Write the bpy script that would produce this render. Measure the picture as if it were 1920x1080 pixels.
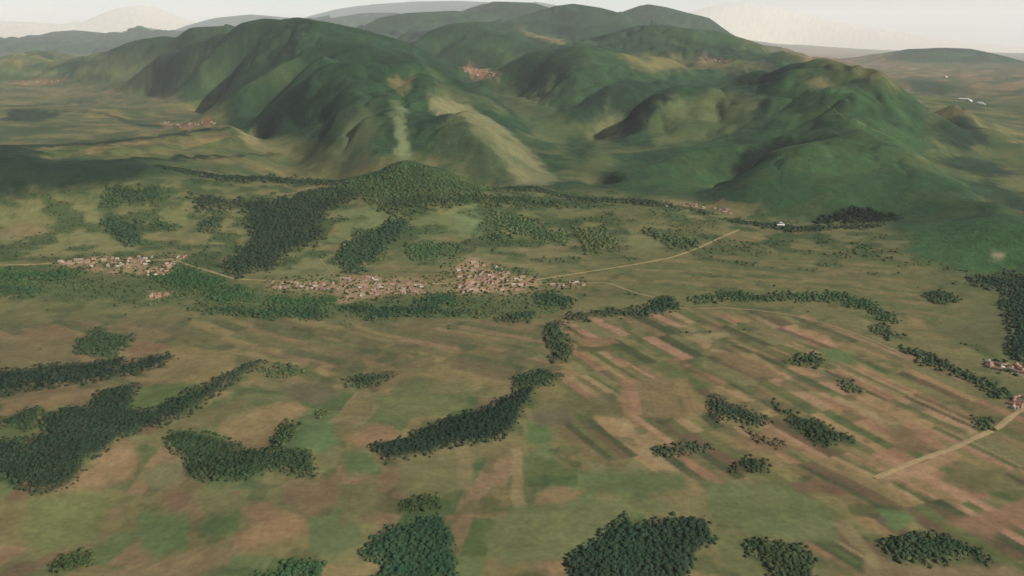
import bpy, math, random
import numpy as np
from mathutils import Vector, Matrix

for o in list(bpy.data.objects):
    bpy.data.objects.remove(o)
SC = bpy.context.scene
COL = SC.collection

# ------------------------------------------------------------------ camera
CAM_H = 1000.0                    # metres above the plain
FOCAL = 1663.0                    # pixels on a 1920 px wide frame
HORIZON = 70.0
PITCH = math.atan((540.0 - HORIZON) / FOCAL)
cam_d = bpy.data.cameras.new('camera')
cam = bpy.data.objects.new('camera', cam_d)
COL.objects.link(cam)
cam.location = (0, 0, CAM_H)
cam.rotation_euler = (math.pi / 2 - PITCH, 0, 0)
cam_d.sensor_width = 36.0
cam_d.lens = 36.0 * FOCAL / 1920.0
cam_d.clip_start = 1.0
cam_d.clip_end = 900000.0
SC.camera = cam

# ------------------------------------------------------------------ sky, sun, exposure
SUN_EL, SUN_AZ = math.radians(35.0), math.radians(120.0)      # azimuth clockwise from the view direction
w = bpy.data.worlds.new('World')
SC.world = w
w.use_nodes = True
nt = w.node_tree
nt.nodes.clear()
sky = nt.nodes.new('ShaderNodeTexSky')
sky.sky_type = 'NISHITA'
sky.sun_disc = False
sky.sun_elevation = SUN_EL
sky.sun_rotation = SUN_AZ
sky.altitude = 800.0
sky.air_density = 1.0
sky.dust_density = 2.4
sky.ozone_density = 1.0
bg = nt.nodes.new('ShaderNodeBackground')
bg.inputs['Strength'].default_value = 0.125
wo = nt.nodes.new('ShaderNodeOutputWorld')
nt.links.new(sky.outputs[0], bg.inputs[0])
nt.links.new(bg.outputs[0], wo.inputs[0])
sl = bpy.data.lights.new('sun', 'SUN')
sl.energy = 5.0
sl.angle = math.radians(0.6)
sl.color = (1.0, 0.96, 0.90)
sun = bpy.data.objects.new('sun', sl)
COL.objects.link(sun)
sd = Vector((math.cos(SUN_EL) * math.sin(SUN_AZ), math.cos(SUN_EL) * math.cos(SUN_AZ), math.sin(SUN_EL)))
sun.rotation_euler = sd.to_track_quat('Z', 'Y').to_euler()
sun.location = (0, 0, 3000)
SC.view_settings.view_transform = 'Standard'
SC.view_settings.look = 'None'
SC.view_settings.exposure = 0.31
SC.view_settings.gamma = 1.0
SC.cycles.volume_bounces = 2
SC.cycles.max_bounces = 6
SC.cycles.use_denoising = True

HAZE_DENSITY = 5.9e-6
HAZE_COLOR = (1.0, 0.97, 0.92)
ALBEDO_GAIN = 0.65                # photograph tone -> base colour

# ------------------------------------------------------------------ small maths
rng = np.random.default_rng(7)
random.seed(7)
_T = np.random.default_rng(3).random((256, 256)).astype(np.float32) * 2 - 1

def vnoise(x, y):
    xi = np.floor(x); yi = np.floor(y)
    fx = (x - xi).astype(np.float32); fy = (y - yi).astype(np.float32)
    xi = xi.astype(np.int64); yi = yi.astype(np.int64)
    fx = fx * fx * fx * (fx * (fx * 6 - 15) + 10); fy = fy * fy * fy * (fy * (fy * 6 - 15) + 10)
    a = _T[xi & 255, yi & 255]; b = _T[(xi + 1) & 255, yi & 255]
    c = _T[xi & 255, (yi + 1) & 255]; d = _T[(xi + 1) & 255, (yi + 1) & 255]
    return (a + (b - a) * fx) * (1 - fy) + (c + (d - c) * fx) * fy

def fbm(x, y, octaves=4, gain=0.5):
    s = 0; a = 1.0; t = 0
    for o in range(octaves):
        s = s + a * vnoise(x * 2 ** o + 17.3 * o, y * 2 ** o + 5.1 * o); t += a; a *= gain
    return s / t

def smooth(e0, e1, x):
    t = np.clip((x - e0) / (e1 - e0), 0, 1)
    return t * t * (3 - 2 * t)

def lin(c):
    c = np.asarray(c, float) / 255.0
    return np.where(c <= 0.04045, c / 12.92, ((c + 0.055) / 1.055) ** 2.4)

def A(*c):
    """base colour of something that shows as this sRGB tone in even daylight"""
    return lin(c) * ALBEDO_GAIN * np.array((1.0, 0.98, 0.86))

CP, SP = math.cos(PITCH), math.sin(PITCH)

def ray(px, py):
    """bearing and slope (dz per metre of ground) of the sight line through a pixel"""
    x = (px - 960.0) / FOCAL; y = (540.0 - py) / FOCAL
    dx = x; dy = CP + y * SP; dz = -SP + y * CP
    g = math.hypot(dx, dy)
    return math.atan2(dx, dy), dz / g

# ------------------------------------------------------------------ the lie of the land: crests, feet and floors
CTRL = []                         # (bearing, ln distance, z / distance)

def ctl(th, d, z):
    CTRL.append((th, math.log(d), z / d))

def pt(px, py, d):
    th, s = ray(px, py); ctl(th, d, CAM_H + d * s); return CAM_H + d * s

def gz(px, py, z):
    """a place on the ground seen at this pixel whose height is known"""
    th, s = ray(px, py); d = (z - CAM_H) / s; ctl(th, d, z)

HILLS = []                        # (name, list of (bearing, ln d))

def dens(P, step):
    out = []
    for (a, b) in zip(P[:-1], P[1:]):
        n = max(1, int(round(math.hypot(b[0] - a[0], b[1] - a[1]) / step)))
        for k in range(n):
            t = k / n
            out.append(tuple(a[i] + (b[i] - a[i]) * t for i in range(len(a))))
    out.append(P[-1])
    return out

CTRL_Z = {}
def crest(name, P, drop=0.3, delta=0.055, step=55, dx=0):
    line = []
    for (x, y, d) in dens(P, step):
        th, s = ray(x, y)
        z = CAM_H + d * s
        ctl(th, d, z)
        line.append((th, math.log(d))); CTRL_Z[(round(th, 6), round(math.log(d), 6))] = z
        d2 = d * (1 + delta)
        ctl(th + dx / FOCAL, d2, max(z - drop, -20 if d < 30000 else -700))
    if name: HILLS.append((name, line))

# low front ridge
crest('low_ridge', [(0, 290, 6100), (100, 303, 6000), (200, 303, 6000), (290, 312, 5900), (400, 335, 5650), (520, 338, 5600), (600, 345, 5450)], 28, 0.05)
crest('low_ridge', [(640, 336, 5550), (700, 322, 5600), (760, 301, 5650), (800, 309, 5650), (850, 324, 5550), (900, 347, 5450)], 90, 0.05)
def atz(P):
    out = []
    for x, y, z in P:
        th, sl_ = ray(x, y); out.append((x, y, (z - CAM_H) / sl_))
    return out
crest('low_ridge', atz([(930, 355, 88), (1000, 354, 84), (1080, 375, 72), (1200, 380, 66), (1280, 388, 60), (1370, 412, 46), (1440, 424, 40), (1500, 430, 37), (1600, 425, 42)]), 32, 0.06)
crest('wooded_shoulder', atz([(1690, 415, 58), (1750, 415, 74), (1800, 409, 90), (1840, 405, 102), (1880, 408, 104)]), 32, 0.04)
crest('terrace_ridge', [(-60, 272, 7000), (100, 273, 7000), (200, 268, 7100), (300, 255, 7500), (400, 242, 7900), (435, 236, 8100)], 60, 0.06)
for x in (0, 130, 260): pt(x, 288, 6620)
pt(380, 285, 7000); pt(470, 290, 7050)
# big wooded hill with a blunt nose
crest('nose_hill', [(460, 256, 8450), (490, 216, 8550), (540, 172, 8750), (600, 140, 8950), (640, 128, 9000), (690, 121, 8950)], 170, 0.05)
for p in [(750, 140, 8400), (800, 168, 8000), (850, 200, 7600), (930, 247, 7000), (980, 300, 6600)]: pt(*p)
for p in [(480, 272, 60), (985, 349, 45), (1030, 351, 45)]: gz(*p)
def steep_foot(x, y, z, steps=((32, 1.022), (75, 1.062), (115, 1.11))):
    th, sl_ = ray(x, y); d0 = (z - CAM_H) / sl_; ctl(th, d0, z)
    for dy, f in steps: pt(x, y - dy, d0 * f)
for x, y in ((565, 303), (630, 323), (700, 338), (770, 342), (850, 344), (920, 346)): steep_foot(x, y, 45, ((30, 1.022), (68, 1.065), (100, 1.11)) if x > 600 else ((30, 1.03), (62, 1.08)))
crest('middle_spur', [(420, 186, 10000), (470, 155, 10000), (520, 125, 10100), (580, 87, 10300), (620, 77, 10300), (680, 84, 10250), (740, 100, 10100), (800, 125, 9900), (870, 155, 9500), (930, 190, 9000)], 230, 0.06)
crest('nose_hill', [(500, 200, 9350), (540, 158, 9450), (575, 124, 9550), (605, 106, 9600)], 90, 0.035)
crest('great_hill', [(418, 178, 12300), (432, 142, 12800), (458, 110, 13200), (485, 85, 13600)], 110, 0.03)
crest('great_hill', [(342, 162, 14300), (364, 132, 14800), (390, 108, 15200)], 90, 0.03)
crest('great_hill', [(268, 128, 18600), (300, 102, 18000), (350, 85, 17200), (400, 68, 16400), (450, 45, 15600)], 260, 0.045, dx=45)
crest('great_hill', [(500, 34, 15000), (560, 33, 14500), (640, 48, 14000), (717, 67, 13500), (763, 80, 13100), (800, 95, 12900), (830, 112, 12800)], 320, 0.06)
for p in [(285, 174, 30), (350, 190, 40), (415, 200, 40), (408, 228, 40)]: gz(*p)
crest('long_ridge', [(160, 106, 24000), (250, 76, 22000), (310, 62, 21000), (360, 52, 20000), (420, 49, 19500)], 380, 0.06, dx=30)
for p in [(100, 158, 40), (30, 165, 40), (180, 165, 30), (50, 205, 50), (200, 205, 40), (320, 205, 40), (60, 240, 60), (220, 235, 60), (330, 238, 60)]: gz(*p)
crest('patchy_hills', [(-40, 108, 28000), (0, 107, 29000), (70, 94, 30000), (130, 102, 29000)], 250, 0.07)
crest('hazy_hills', [(-60, 89, 72000), (0, 83, 72000), (50, 73, 75000), (100, 60, 75000), (140, 57, 75000), (200, 63, 75000), (240, 79, 75000)], 1100, 0.08)
crest('hazy_hills', [(215, 64, 92000), (260, 50, 92000), (290, 54, 92000), (335, 68, 92000)], 1300, 0.08)
crest('hazy_hills', [(350, 48, 115000), (400, 34, 115000), (470, 27, 115000), (540, 33, 115000), (600, 38, 115000)], 1700, 0.08)
# hills round the head of the middle valley
crest('domed_hill', [(763, 82, 17000), (800, 60, 18000), (840, 46, 18500), (893, 40, 18500), (940, 48, 18500), (1007, 62, 18500), (1070, 78, 18500)], 250, 0.06)
crest('domed_hill', [(827, 98, 15500), (853, 82, 15700), (880, 72, 15800), (940, 67, 16000), (990, 78, 16000)], 60, 0.04)
for p in [(880, 134, 14500), (910, 145, 13600), (960, 182, 11400)]: pt(*p)
for p in [(1000, 205, 225), (1050, 238, 165), (1090, 270, 125), (1130, 302, 85), (1085, 340, 55), (1150, 330, 65)]: gz(*p)
crest('skyline_hills', [(620, 35, 72000), (680, 25, 72000), (740, 24, 72000), (780, 30, 72000)], 900, 0.08)
crest('skyline_hills', [(680, 50, 35000), (710, 34, 35000), (760, 25, 35000), (850, 20, 35000)], 600, 0.07)
crest('skyline_hills', [(865, 20, 40000), (920, 3, 40000), (1000, 5, 40000), (1035, 16, 40000)], 800, 0.07)
crest('peaked_hill', [(940, 42, 28000), (1000, 24, 28000), (1040, 12, 28000), (1075, 7, 28000), (1130, 16, 28000), (1180, 31, 28000), (1220, 46, 28000)], 600, 0.07)
crest('skyline_hills', [(1165, 23, 36000), (1210, 7, 36000), (1250, 14, 36000), (1290, 25, 36000), (1330, 34, 35000), (1360, 55, 34000)], 700, 0.07)
crest('skyline_hills', [(580, 30, 140000), (640, 15, 140000), (700, 8, 140000), (770, 3, 140000), (860, 2, 140000), (1000, 8, 140000)], 2200, 0.09)
crest('facing_hill', [(920, 131, 13000), (973, 108, 12500), (993, 98, 12300), (1040, 92, 12200), (1077, 86, 12000), (1123, 88, 12000), (1165, 99, 12000), (1250, 108, 12400)], 170, 0.05)
gz(968, 180, 275); gz(1060, 212, 200)
crest('tableland', [(1070, 80, 19000), (1140, 63, 19000), (1200, 48, 19000), (1250, 50, 19000), (1300, 56, 19000), (1350, 61, 18500), (1400, 75, 18000), (1440, 88, 17200), (1500, 105, 15500), (1535, 116, 14800)], 330, 0.06)
pt(1330, 116, 14500); pt(1250, 130, 12000); pt(1400, 108, 15500)
crest('small_knoll', [(1065, 205, 9000), (1100, 184, 9300), (1140, 160, 9600), (1180, 150, 10000)], 60, 0.035)
crest('bulging_hill', [(1166, 238, 8300), (1185, 206, 8500), (1220, 180, 8700), (1260, 166, 8900), (1300, 160, 9000), (1360, 165, 9200), (1400, 172, 9400)], 130, 0.05)
pt(1290, 215, 8250); gz(1185, 302, 75); pt(1240, 285, 7200)
crest('gullied_spur', [(1140, 345, 5900), (1200, 313, 6300), (1290, 282, 6600), (1400, 267, 6750), (1480, 257, 6850), (1560, 247, 7000)], 70, 0.05)
crest('gullied_spur', [(1388, 332, 5950), (1420, 303, 6200), (1500, 278, 6450), (1575, 252, 6700)], 115, 0.035)
crest('gullied_spur', [(1600, 243, 6900), (1680, 274, 6650), (1740, 297, 6450), (1800, 340, 5980), (1870, 381, 5500), (1930, 420, 5020), (2010, 470, 4600)], 90, 0.05)
steep_foot(1410, 392, 40, ((28, 1.025), (55, 1.06)))
for x, y, z in ((1480, 400, 26), (1560, 405, 18), (1640, 404, 18)): steep_foot(x, y, z, ((30, 1.025), (70, 1.07), (100, 1.115)))

crest('long_hill', [(1370, 146, 10500), (1420, 131, 10300), (1480, 120, 10000), (1530, 121, 10000), (1600, 140, 9800), (1700, 182, 9200), (1760, 215, 8800)], 200, 0.05)
pt(1480, 190, 8300); pt(1600, 215, 7700); pt(1420, 215, 8000)
crest('wooded_knoll', [(1740, 215, 9700), (1790, 196, 9700), (1850, 240, 9200)], 90, 0.05)
for p in [(1850, 290, 60), (1900, 330, 40), (1800, 300, 70), (1850, 182, 100), (1700, 150, 140), (1600, 125, 180), (1900, 150, 60), (1800, 150, 100), (1920, 230, 60)]: gz(*p)
crest('isolated_hill', [(1640, 102, 42000), (1700, 93, 43000), (1760, 90, 43000), (1820, 92, 43000), (1870, 102, 41000), (1920, 115, 38000), (1990, 121, 36000)], 400, 0.08)
for p in [(1700, 128, 40), (1850, 138, 40), (1600, 112, 0), (1700, 112, -20)]: gz(*p)
for p in [(1480, 90, -1000), (1560, 95, -800), (1640, 101, -600), (1450, 84, -1300), (1560, 86, -1500), (1760, 97, -800), (1900, 104, -700)]: gz(*p)
# pale mountains at the edge of sight
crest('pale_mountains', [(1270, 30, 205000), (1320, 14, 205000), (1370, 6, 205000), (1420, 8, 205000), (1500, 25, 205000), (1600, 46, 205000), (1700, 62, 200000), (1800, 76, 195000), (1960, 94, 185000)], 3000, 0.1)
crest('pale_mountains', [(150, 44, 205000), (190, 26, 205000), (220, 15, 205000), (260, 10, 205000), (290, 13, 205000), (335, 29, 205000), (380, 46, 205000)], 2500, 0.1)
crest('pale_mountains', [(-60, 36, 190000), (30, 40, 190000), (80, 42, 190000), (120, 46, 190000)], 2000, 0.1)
# the near plain and what lies beside the frame
for thd in (-50, -42, -34, -24, -12, 0, 12, 24, 34, 42, 50):
    for d in (700, 1000, 1500, 2100, 2800): ctl(math.radians(thd), d, 0)
for x in (0, 240, 480, 720, 960, 1200, 1440, 1680, 1900):
    gz(x, 600, 0); gz(x, 530, 4)
for (x, z) in ((0, 60), (240, 55), (480, 50), (720, 50), (960, 42), (1150, 40), (1300, 26), (1450, 22)): gz(x, 420 if x < 1250 else 455, z)
for (x, z) in ((0, 15), (300, 12), (600, 12), (900, 10), (1150, 12), (1400, 8)): gz(x, 480, z)
gz(1600, 480, 14); gz(1750, 470, 34); gz(1860, 465, 60); gz(1930, 480, 50); gz(1700, 520, 4); gz(1900, 530, 14); gz(1820, 520, 14); gz(1905, 600, 6)
for thd in (-50, -43, 43, 50):
    for d, z in ((4000, 10), (5000, 50), (6500, 90), (9000, 120), (13000, 160), (20000, 200), (32000, 300), (60000, 100 if thd < 0 else -300), (110000, 100 if thd < 0 else -800)): ctl(math.radians(thd), d, z)
for thd in (-50, -43, -36, -30, -24, -12, 0, 12, 24, 30, 36, 43, 50):
    ctl(math.radians(thd), 262000, -500)

# ------------------------------------------------------------------ terrain grid (bearing x log distance)
TH = np.concatenate([np.radians(np.linspace(-50, -36.6, 40)), np.radians(np.linspace(-36.5, 36.5, 830)), np.radians(np.linspace(36.6, 50, 40))])
LD = np.concatenate([np.linspace(math.log(650), math.log(1395), 40), np.linspace(math.log(1400), math.log(14000), 700),
                     np.linspace(math.log(14100), math.log(262000), 260)])
NT, ND = len(TH), len(LD)

def tps(P, Q, lam=2e-4):
    X = P[:, :2].copy(); S = P[:, 2]
    n = len(X)
    def K(a, b):
        r2 = (a[:, None, 0] - b[None, :, 0]) ** 2 + ((a[:, None, 1] - b[None, :, 1]) * 0.75) ** 2
        return 0.5 * r2 * np.log(r2 + 1e-12)
    M = np.zeros((n + 3, n + 3))
    M[:n, :n] = K(X, X) + lam * np.eye(n) * 0.02
    M[:n, n] = 1; M[:n, n + 1:] = X; M[n, :n] = 1; M[n + 1:, :n] = X.T
    wgt = np.linalg.solve(M, np.concatenate([S, [0, 0, 0]]))
    out = np.empty(len(Q))
    for i in range(0, len(Q), 20000):
        q = Q[i:i + 20000]
        out[i:i + 20000] = K(q, X) @ wgt[:n] + wgt[n] + q @ wgt[n + 1:]
    return out

P = np.array(CTRL)
key = np.round(P[:, :2] / 0.004).astype(int)
_, uq = np.unique(key, axis=0, return_index=True)
P = P[uq]
ct = np.linspace(TH[0], TH[-1], 240)
cd = np.concatenate([np.linspace(LD[0], math.log(4000), 50)[:-1], np.linspace(math.log(4000), math.log(20000), 170), np.linspace(math.log(20300), LD[-1], 110)])
QA, QB = np.meshgrid(ct, cd, indexing='ij')
S0 = tps(P, np.stack([QA.ravel(), QB.ravel()], 1)).reshape(QA.shape)

def cubic_1d(xs, V, xq):
    """Catmull-Rom along axis 0"""
    i = np.clip(np.searchsorted(xs, xq) - 1, 0, len(xs) - 2)
    t = ((xq - xs[i]) / (xs[i + 1] - xs[i]))[:, None]
    p0, p1, p2, p3 = V[np.maximum(i - 1, 0)], V[i], V[i + 1], V[np.minimum(i + 2, len(xs) - 1)]
    return 0.5 * (2 * p1 + (p2 - p0) * t + (2 * p0 - 5 * p1 + 4 * p2 - p3) * t ** 2 + (3 * p1 - p0 - 3 * p2 + p3) * t ** 3)

S1 = cubic_1d(ct, S0, TH)
S1 = cubic_1d(cd, S1.T, LD).T
GA, GB = np.meshgrid(TH, LD, indexing='ij')
D = np.exp(GB)
X = D * np.sin(GA); Y = D * np.cos(GA)
Z = S1 * D
Z = np.where((Z < 0) & (D < 26000), Z * 0.15, Z)
relief = smooth(60, 400, Z) * smooth(4900, 5700, D)
dsc = np.clip(D / 9000.0, 0.8, 4.0)
best = np.full((NT, ND), 1e9); own = np.zeros((NT, ND), np.int32)
HN = []
for nm, line in HILLS:
    if nm not in HN: HN.append(nm)
for nm, line in HILLS:
    k = HN.index(nm)
    for (a, b) in line[::2] + [line[-1]]:
        dd = (GA - a) ** 2 + ((GB - b) * 0.8 + 0.01) ** 2
        m = dd < best
        best[m] = dd[m]; own[m] = k
best = np.sqrt(best)
def bulge(k, o=0):
    wx = X + 0.35 * k * fbm(X / k + 70 + o, Y / k, 2); wy = Y + 0.35 * k * fbm(X / k, Y / k + 33 + o, 2)
    return np.abs(fbm(wx / k + 3 + o, wy / k, 3, 0.45)) * 2.4 - 0.75          # rounded ribs between sharp creases
farw = smooth(15000, 26000, D)
vfar = smooth(60000, 110000, D)
rn = (bulge(820.0) * 72 + bulge(360.0, 5) * 34) * (1 - farw) + (bulge(2400.0) * 260 + bulge(950.0, 5) * 90) * farw * (1 - vfar) + bulge(40000.0) * 420 * vfar
free = smooth(0.008, 0.055, best)
Z = Z + relief * (0.06 + 0.94 * free) * rn
# a skyline is a skyline: the flank below a far crest does not bulge above it
for nm, line in HILLS:
    if min(b for a, b in line) < math.log(9000): continue
    la = np.array(line); o_ = np.argsort(la[:, 0]); la = la[o_]
    ca, cb = la[:, 0], la[:, 1]
    zc = np.array([CTRL_Z[(round(a, 6), round(b, 6))] for a, b in la])
    mi = (TH >= ca[0]) & (TH <= ca[-1])
    dc = np.exp(np.interp(TH[mi], ca, cb)); zz = np.interp(TH[mi], ca, zc)
    slope = ((zz - CAM_H) / dc)[:, None]
    lim = CAM_H + D[mi] * slope
    near_ = (D[mi] < dc[:, None] * 1.03) & (D[mi] > dc[:, None] * 0.84)
    sub = Z[mi]; over = sub - lim
    Z[mi] = np.where(near_ & (over > 0), lim + over * 0.12, sub)
# low swells on the plain, and two gullies
Z = Z + (1 - relief) * fbm(X / 900, Y / 900, 3) * np.interp(D, [600, 1500, 3200, 6000, 20000, 60000], [4, 10, 7, 16, 30, 40])
LX = smooth(200, -700, X) * smooth(3300, 2500, D)
Z = Z + LX * fbm(X / 420 + 8, Y / 420 + 2, 2) * 44
HGT = Z.copy()

def zcol(th):
    i = min(max(int(np.searchsorted(TH, th)) - 1, 0), NT - 2)
    t = (th - TH[i]) / (TH[i + 1] - TH[i])
    return HGT[i] * (1 - t) + HGT[i + 1] * t

RD = np.exp(LD)

def hit(px, py, dmin=900.0, dmax=260000.0):
    """where the sight line through a pixel meets the land: (bearing, ln d)"""
    th, s = ray(px, py)
    g = zcol(th) - (CAM_H + RD * s)
    ok = (RD >= dmin) & (RD <= dmax)
    i = np.nonzero(ok & (g >= 0))[0]
    if len(i) and i[0] > 0:
        k = i[0]; g0, g1 = g[k - 1], g[k]
        t = 0 if g1 == g0 else min(max(-g0 / (g1 - g0), 0), 1)
        return th, LD[k - 1] + (LD[k] - LD[k - 1]) * t
    k = int(np.argmax(np.where(ok, g / RD, -9)))
    return th, LD[k]

def ground_z(th, ld):
    i = min(max(int(np.searchsorted(TH, th)) - 1, 0), NT - 2); j = min(max(int(np.searchsorted(LD, ld)) - 1, 0), ND - 2)
    t = (th - TH[i]) / (TH[i + 1] - TH[i]); u = (ld - LD[j]) / (LD[j + 1] - LD[j])
    return (HGT[i, j] * (1 - t) + HGT[i + 1, j] * t) * (1 - u) + (HGT[i, j + 1] * (1 - t) + HGT[i + 1, j + 1] * t) * u

def place(px, py, **k):
    th, ld = hit(px, py, **k); d = math.exp(ld)
    return Vector((d * math.sin(th), d * math.cos(th), ground_z(th, ld)))

# ------------------------------------------------------------------ land cover: colour, canopy, region
C = np.zeros((NT, ND, 3)); FOR = np.zeros((NT, ND)); CAN = np.zeros((NT, ND)); REG = np.zeros((NT, ND), np.int32)
REGIONS = [dict(name='ground', kind='structure')]
WX = GA + 0.0060 * fbm(X / 45, Y / 45, 3) + 0.0045 * fbm(X / 160, Y / 160, 2)
WB = GB + 0.014 * fbm(X / 45 + 40, Y / 45, 3) + 0.012 * fbm(X / 160 + 40, Y / 160, 2)

def sdf(poly, i0, i1, j0, j1, warp=1.0):
    a = (WX[i0:i1, j0:j1] - GA[i0:i1, j0:j1]) * warp + GA[i0:i1, j0:j1]
    b = (WB[i0:i1, j0:j1] - GB[i0:i1, j0:j1]) * warp + GB[i0:i1, j0:j1]
    b = b * 0.4                                  # ground lies flat to the eye: weigh depth less
    dist = np.full(a.shape, 1e9); ins = np.zeros(a.shape, bool)
    n = len(poly)
    for k in range(n):
        x0, y0 = poly[k]; x1, y1 = poly[(k + 1) % n]
        y0 *= 0.4; y1 *= 0.4
        ex, ey = x1 - x0, y1 - y0
        L = ex * ex + ey * ey + 1e-15
        t = np.clip(((a - x0) * ex + (b - y0) * ey) / L, 0, 1)
        dist = np.minimum(dist, (a - x0 - t * ex) ** 2 + (b - y0 - t * ey) ** 2)
        if y0 != y1:
            c = ((y0 > b) != (y1 > b)) & (a < ex * (b - y0) / (y1 - y0) + x0)
            ins ^= c
    dist = np.sqrt(dist)
    return np.where(ins, dist, -dist)

def patch(pix, col=None, soft=0.003, warp=1.0, strength=1.0, forest=None, canopy=0.0, region=None, dmin=900.0, dmax=260000.0, mottle=0.0, ground=None):
    if ground is None:
        ring = dens([tuple(map(float, p)) for p in pix] + [tuple(map(float, pix[0]))], 25)[:-1]
        poly = [hit(x, y, dmin, dmax) for x, y in ring]
    else:
        poly = ground
    xs = [p[0] for p in poly]; ys = [p[1] for p in poly]
    m = 0.02
    i0, i1 = np.searchsorted(TH, min(xs) - m), np.searchsorted(TH, max(xs) + m)
    j0, j1 = np.searchsorted(LD, min(ys) - 3 * m), np.searchsorted(LD, max(ys) + 3 * m)
    if i1 <= i0 or j1 <= j0: return
    s = sdf(poly, i0, i1, j0, j1, warp)
    if mottle:
        s = s - mottle * (0.5 + fbm(X[i0:i1, j0:j1] / 70 + 11, Y[i0:i1, j0:j1] / 70, 3) * 1.6)
    al = smooth(-soft, soft, s)
    v = (al * strength)[..., None]
    sl_ = (slice(i0, i1), slice(j0, j1))
    if col is not None:
        C[sl_] = C[sl_] * (1 - v) + np.asarray(col) * v
    if forest is not None: FOR[sl_] = FOR[sl_] * (1 - al) + forest * al
    if canopy: CAN[sl_] = np.maximum(CAN[sl_], canopy * 0.6 * smooth(-soft, soft * 2.2, s))
    if region is not None:
        REGIONS.append(region)
        R = REG[sl_]; R[al > 0.5] = len(REGIONS) - 1

def hsh(a, b, k=0):
    h = (a.astype(np.int64) * 374761393 + b.astype(np.int64) * 668265263 + k * 974634777) & 0x7fffffff
    h = ((h ^ (h >> 13)) * 1274126177) & 0x7fffffff
    return ((h ^ (h >> 16)) & 0xffff) / 65535.0

def mixpal(pal, r):
    pal = np.array(pal); r = np.clip(r, 0, 0.9999) * len(pal)
    return pal[r.astype(int)]

# --- general cover: woodland on the hills, grass and crops on the low land
n1 = fbm(X / 1500 + 5, Y / 1500, 4)[..., None]; n2 = fbm(X / 330, Y / 330 + 7, 4)[..., None]
wood_tone = A(44, 70, 46); wood_dark = A(28, 50, 36); wood_light = A(66, 92, 56)
base_wood = wood_tone + (wood_light - wood_tone) * np.clip(n1 * 0.9 + n2 * 0.5, 0, 1) + (wood_dark - wood_tone) * np.clip(-n1 * 0.9 - n2 * 0.5, 0, 1)
grass = A(108, 106, 70); straw = A(128, 112, 76); olive = A(90, 96, 60)
base_low = grass + (straw - grass) * np.clip(n1 + n2 * 0.9, 0, 1) + (olive - grass) * np.clip(-n1 - n2 * 0.9, 0, 1)
foot = np.full(len(HN), 150.0)
for nm, v in (('nose_hill', 38), ('middle_spur', 60), ('great_hill', 75), ('gullied_spur', 12), ('wooded_shoulder', 45), ('facing_hill', 150), ('bulging_hill', 90), ('long_hill', 110), ('small_knoll', 130)): foot[HN.index(nm)] = v
ft = foot[own]
hillness = smooth(0, 1, (Z - ft + 45 * n1[..., 0] + 30 * n2[..., 0]) / (30 + 0.3 * ft)) * np.maximum(smooth(4750, 5150, D), smooth(3900, 4100, D) * (GA > ray(1660, 430)[0]))
hillness = np.maximum(hillness, smooth(ray(1640, 400)[0], ray(1700, 400)[0], GA) * smooth(4600, 4900, D) * smooth(6100, 5600, D))
C[:] = base_low * (1 - hillness[..., None]) + base_wood * hillness[..., None]
FOR[:] = hillness
mead = smooth(0.10, 0.4, fbm(X / 900 + 31, Y / 900 + 3, 4)) * hillness * smooth(900, 300, Z) * 0.5
mead = mead * np.isin(own, [HN.index(n) for n in ('patchy_hills', 'long_ridge', 'tableland', 'facing_hill', 'domed_hill', 'wooded_knoll', 'bulging_hill', 'middle_spur', 'terrace_ridge', 'low_ridge')])
C[:] = C * (1 - mead[..., None]) + A(112, 116, 76) * mead[..., None]

haze_tint = smooth(143000, 152000, D)[..., None]  # painted haze: the farthest mountains get a pale base colour
C[:] = C * (1 - haze_tint) + A(208, 196, 172) * haze_tint
# --- field mosaics
TAN = [A(132, 112, 80), A(124, 108, 76), A(116, 103, 72), A(142, 119, 86), A(136, 108, 82), A(108, 102, 68), A(100, 99, 64), A(142, 122, 90), A(122, 112, 76), A(108, 92, 68), A(118, 110, 76), A(92, 88, 58), A(150, 120, 94)]
MIX = [A(116, 110, 76), A(106, 107, 71), A(98, 104, 68), A(126, 113, 80), A(132, 112, 83), A(118, 109, 74), A(88, 98, 62), A(118, 114, 78), A(104, 112, 74), A(116, 100, 74)]
BRN = [A(112, 100, 72), A(104, 95, 68), A(120, 104, 76), A(97, 93, 64), A(108, 101, 70), A(128, 107, 80), A(92, 91, 62), A(130, 114, 80)]
SLO = [A(122, 118, 78), A(112, 112, 74), A(104, 110, 70), A(128, 120, 82), A(98, 104, 66), A(116, 110, 74)]
CELL = np.zeros((NT, ND), np.int64)

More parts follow.
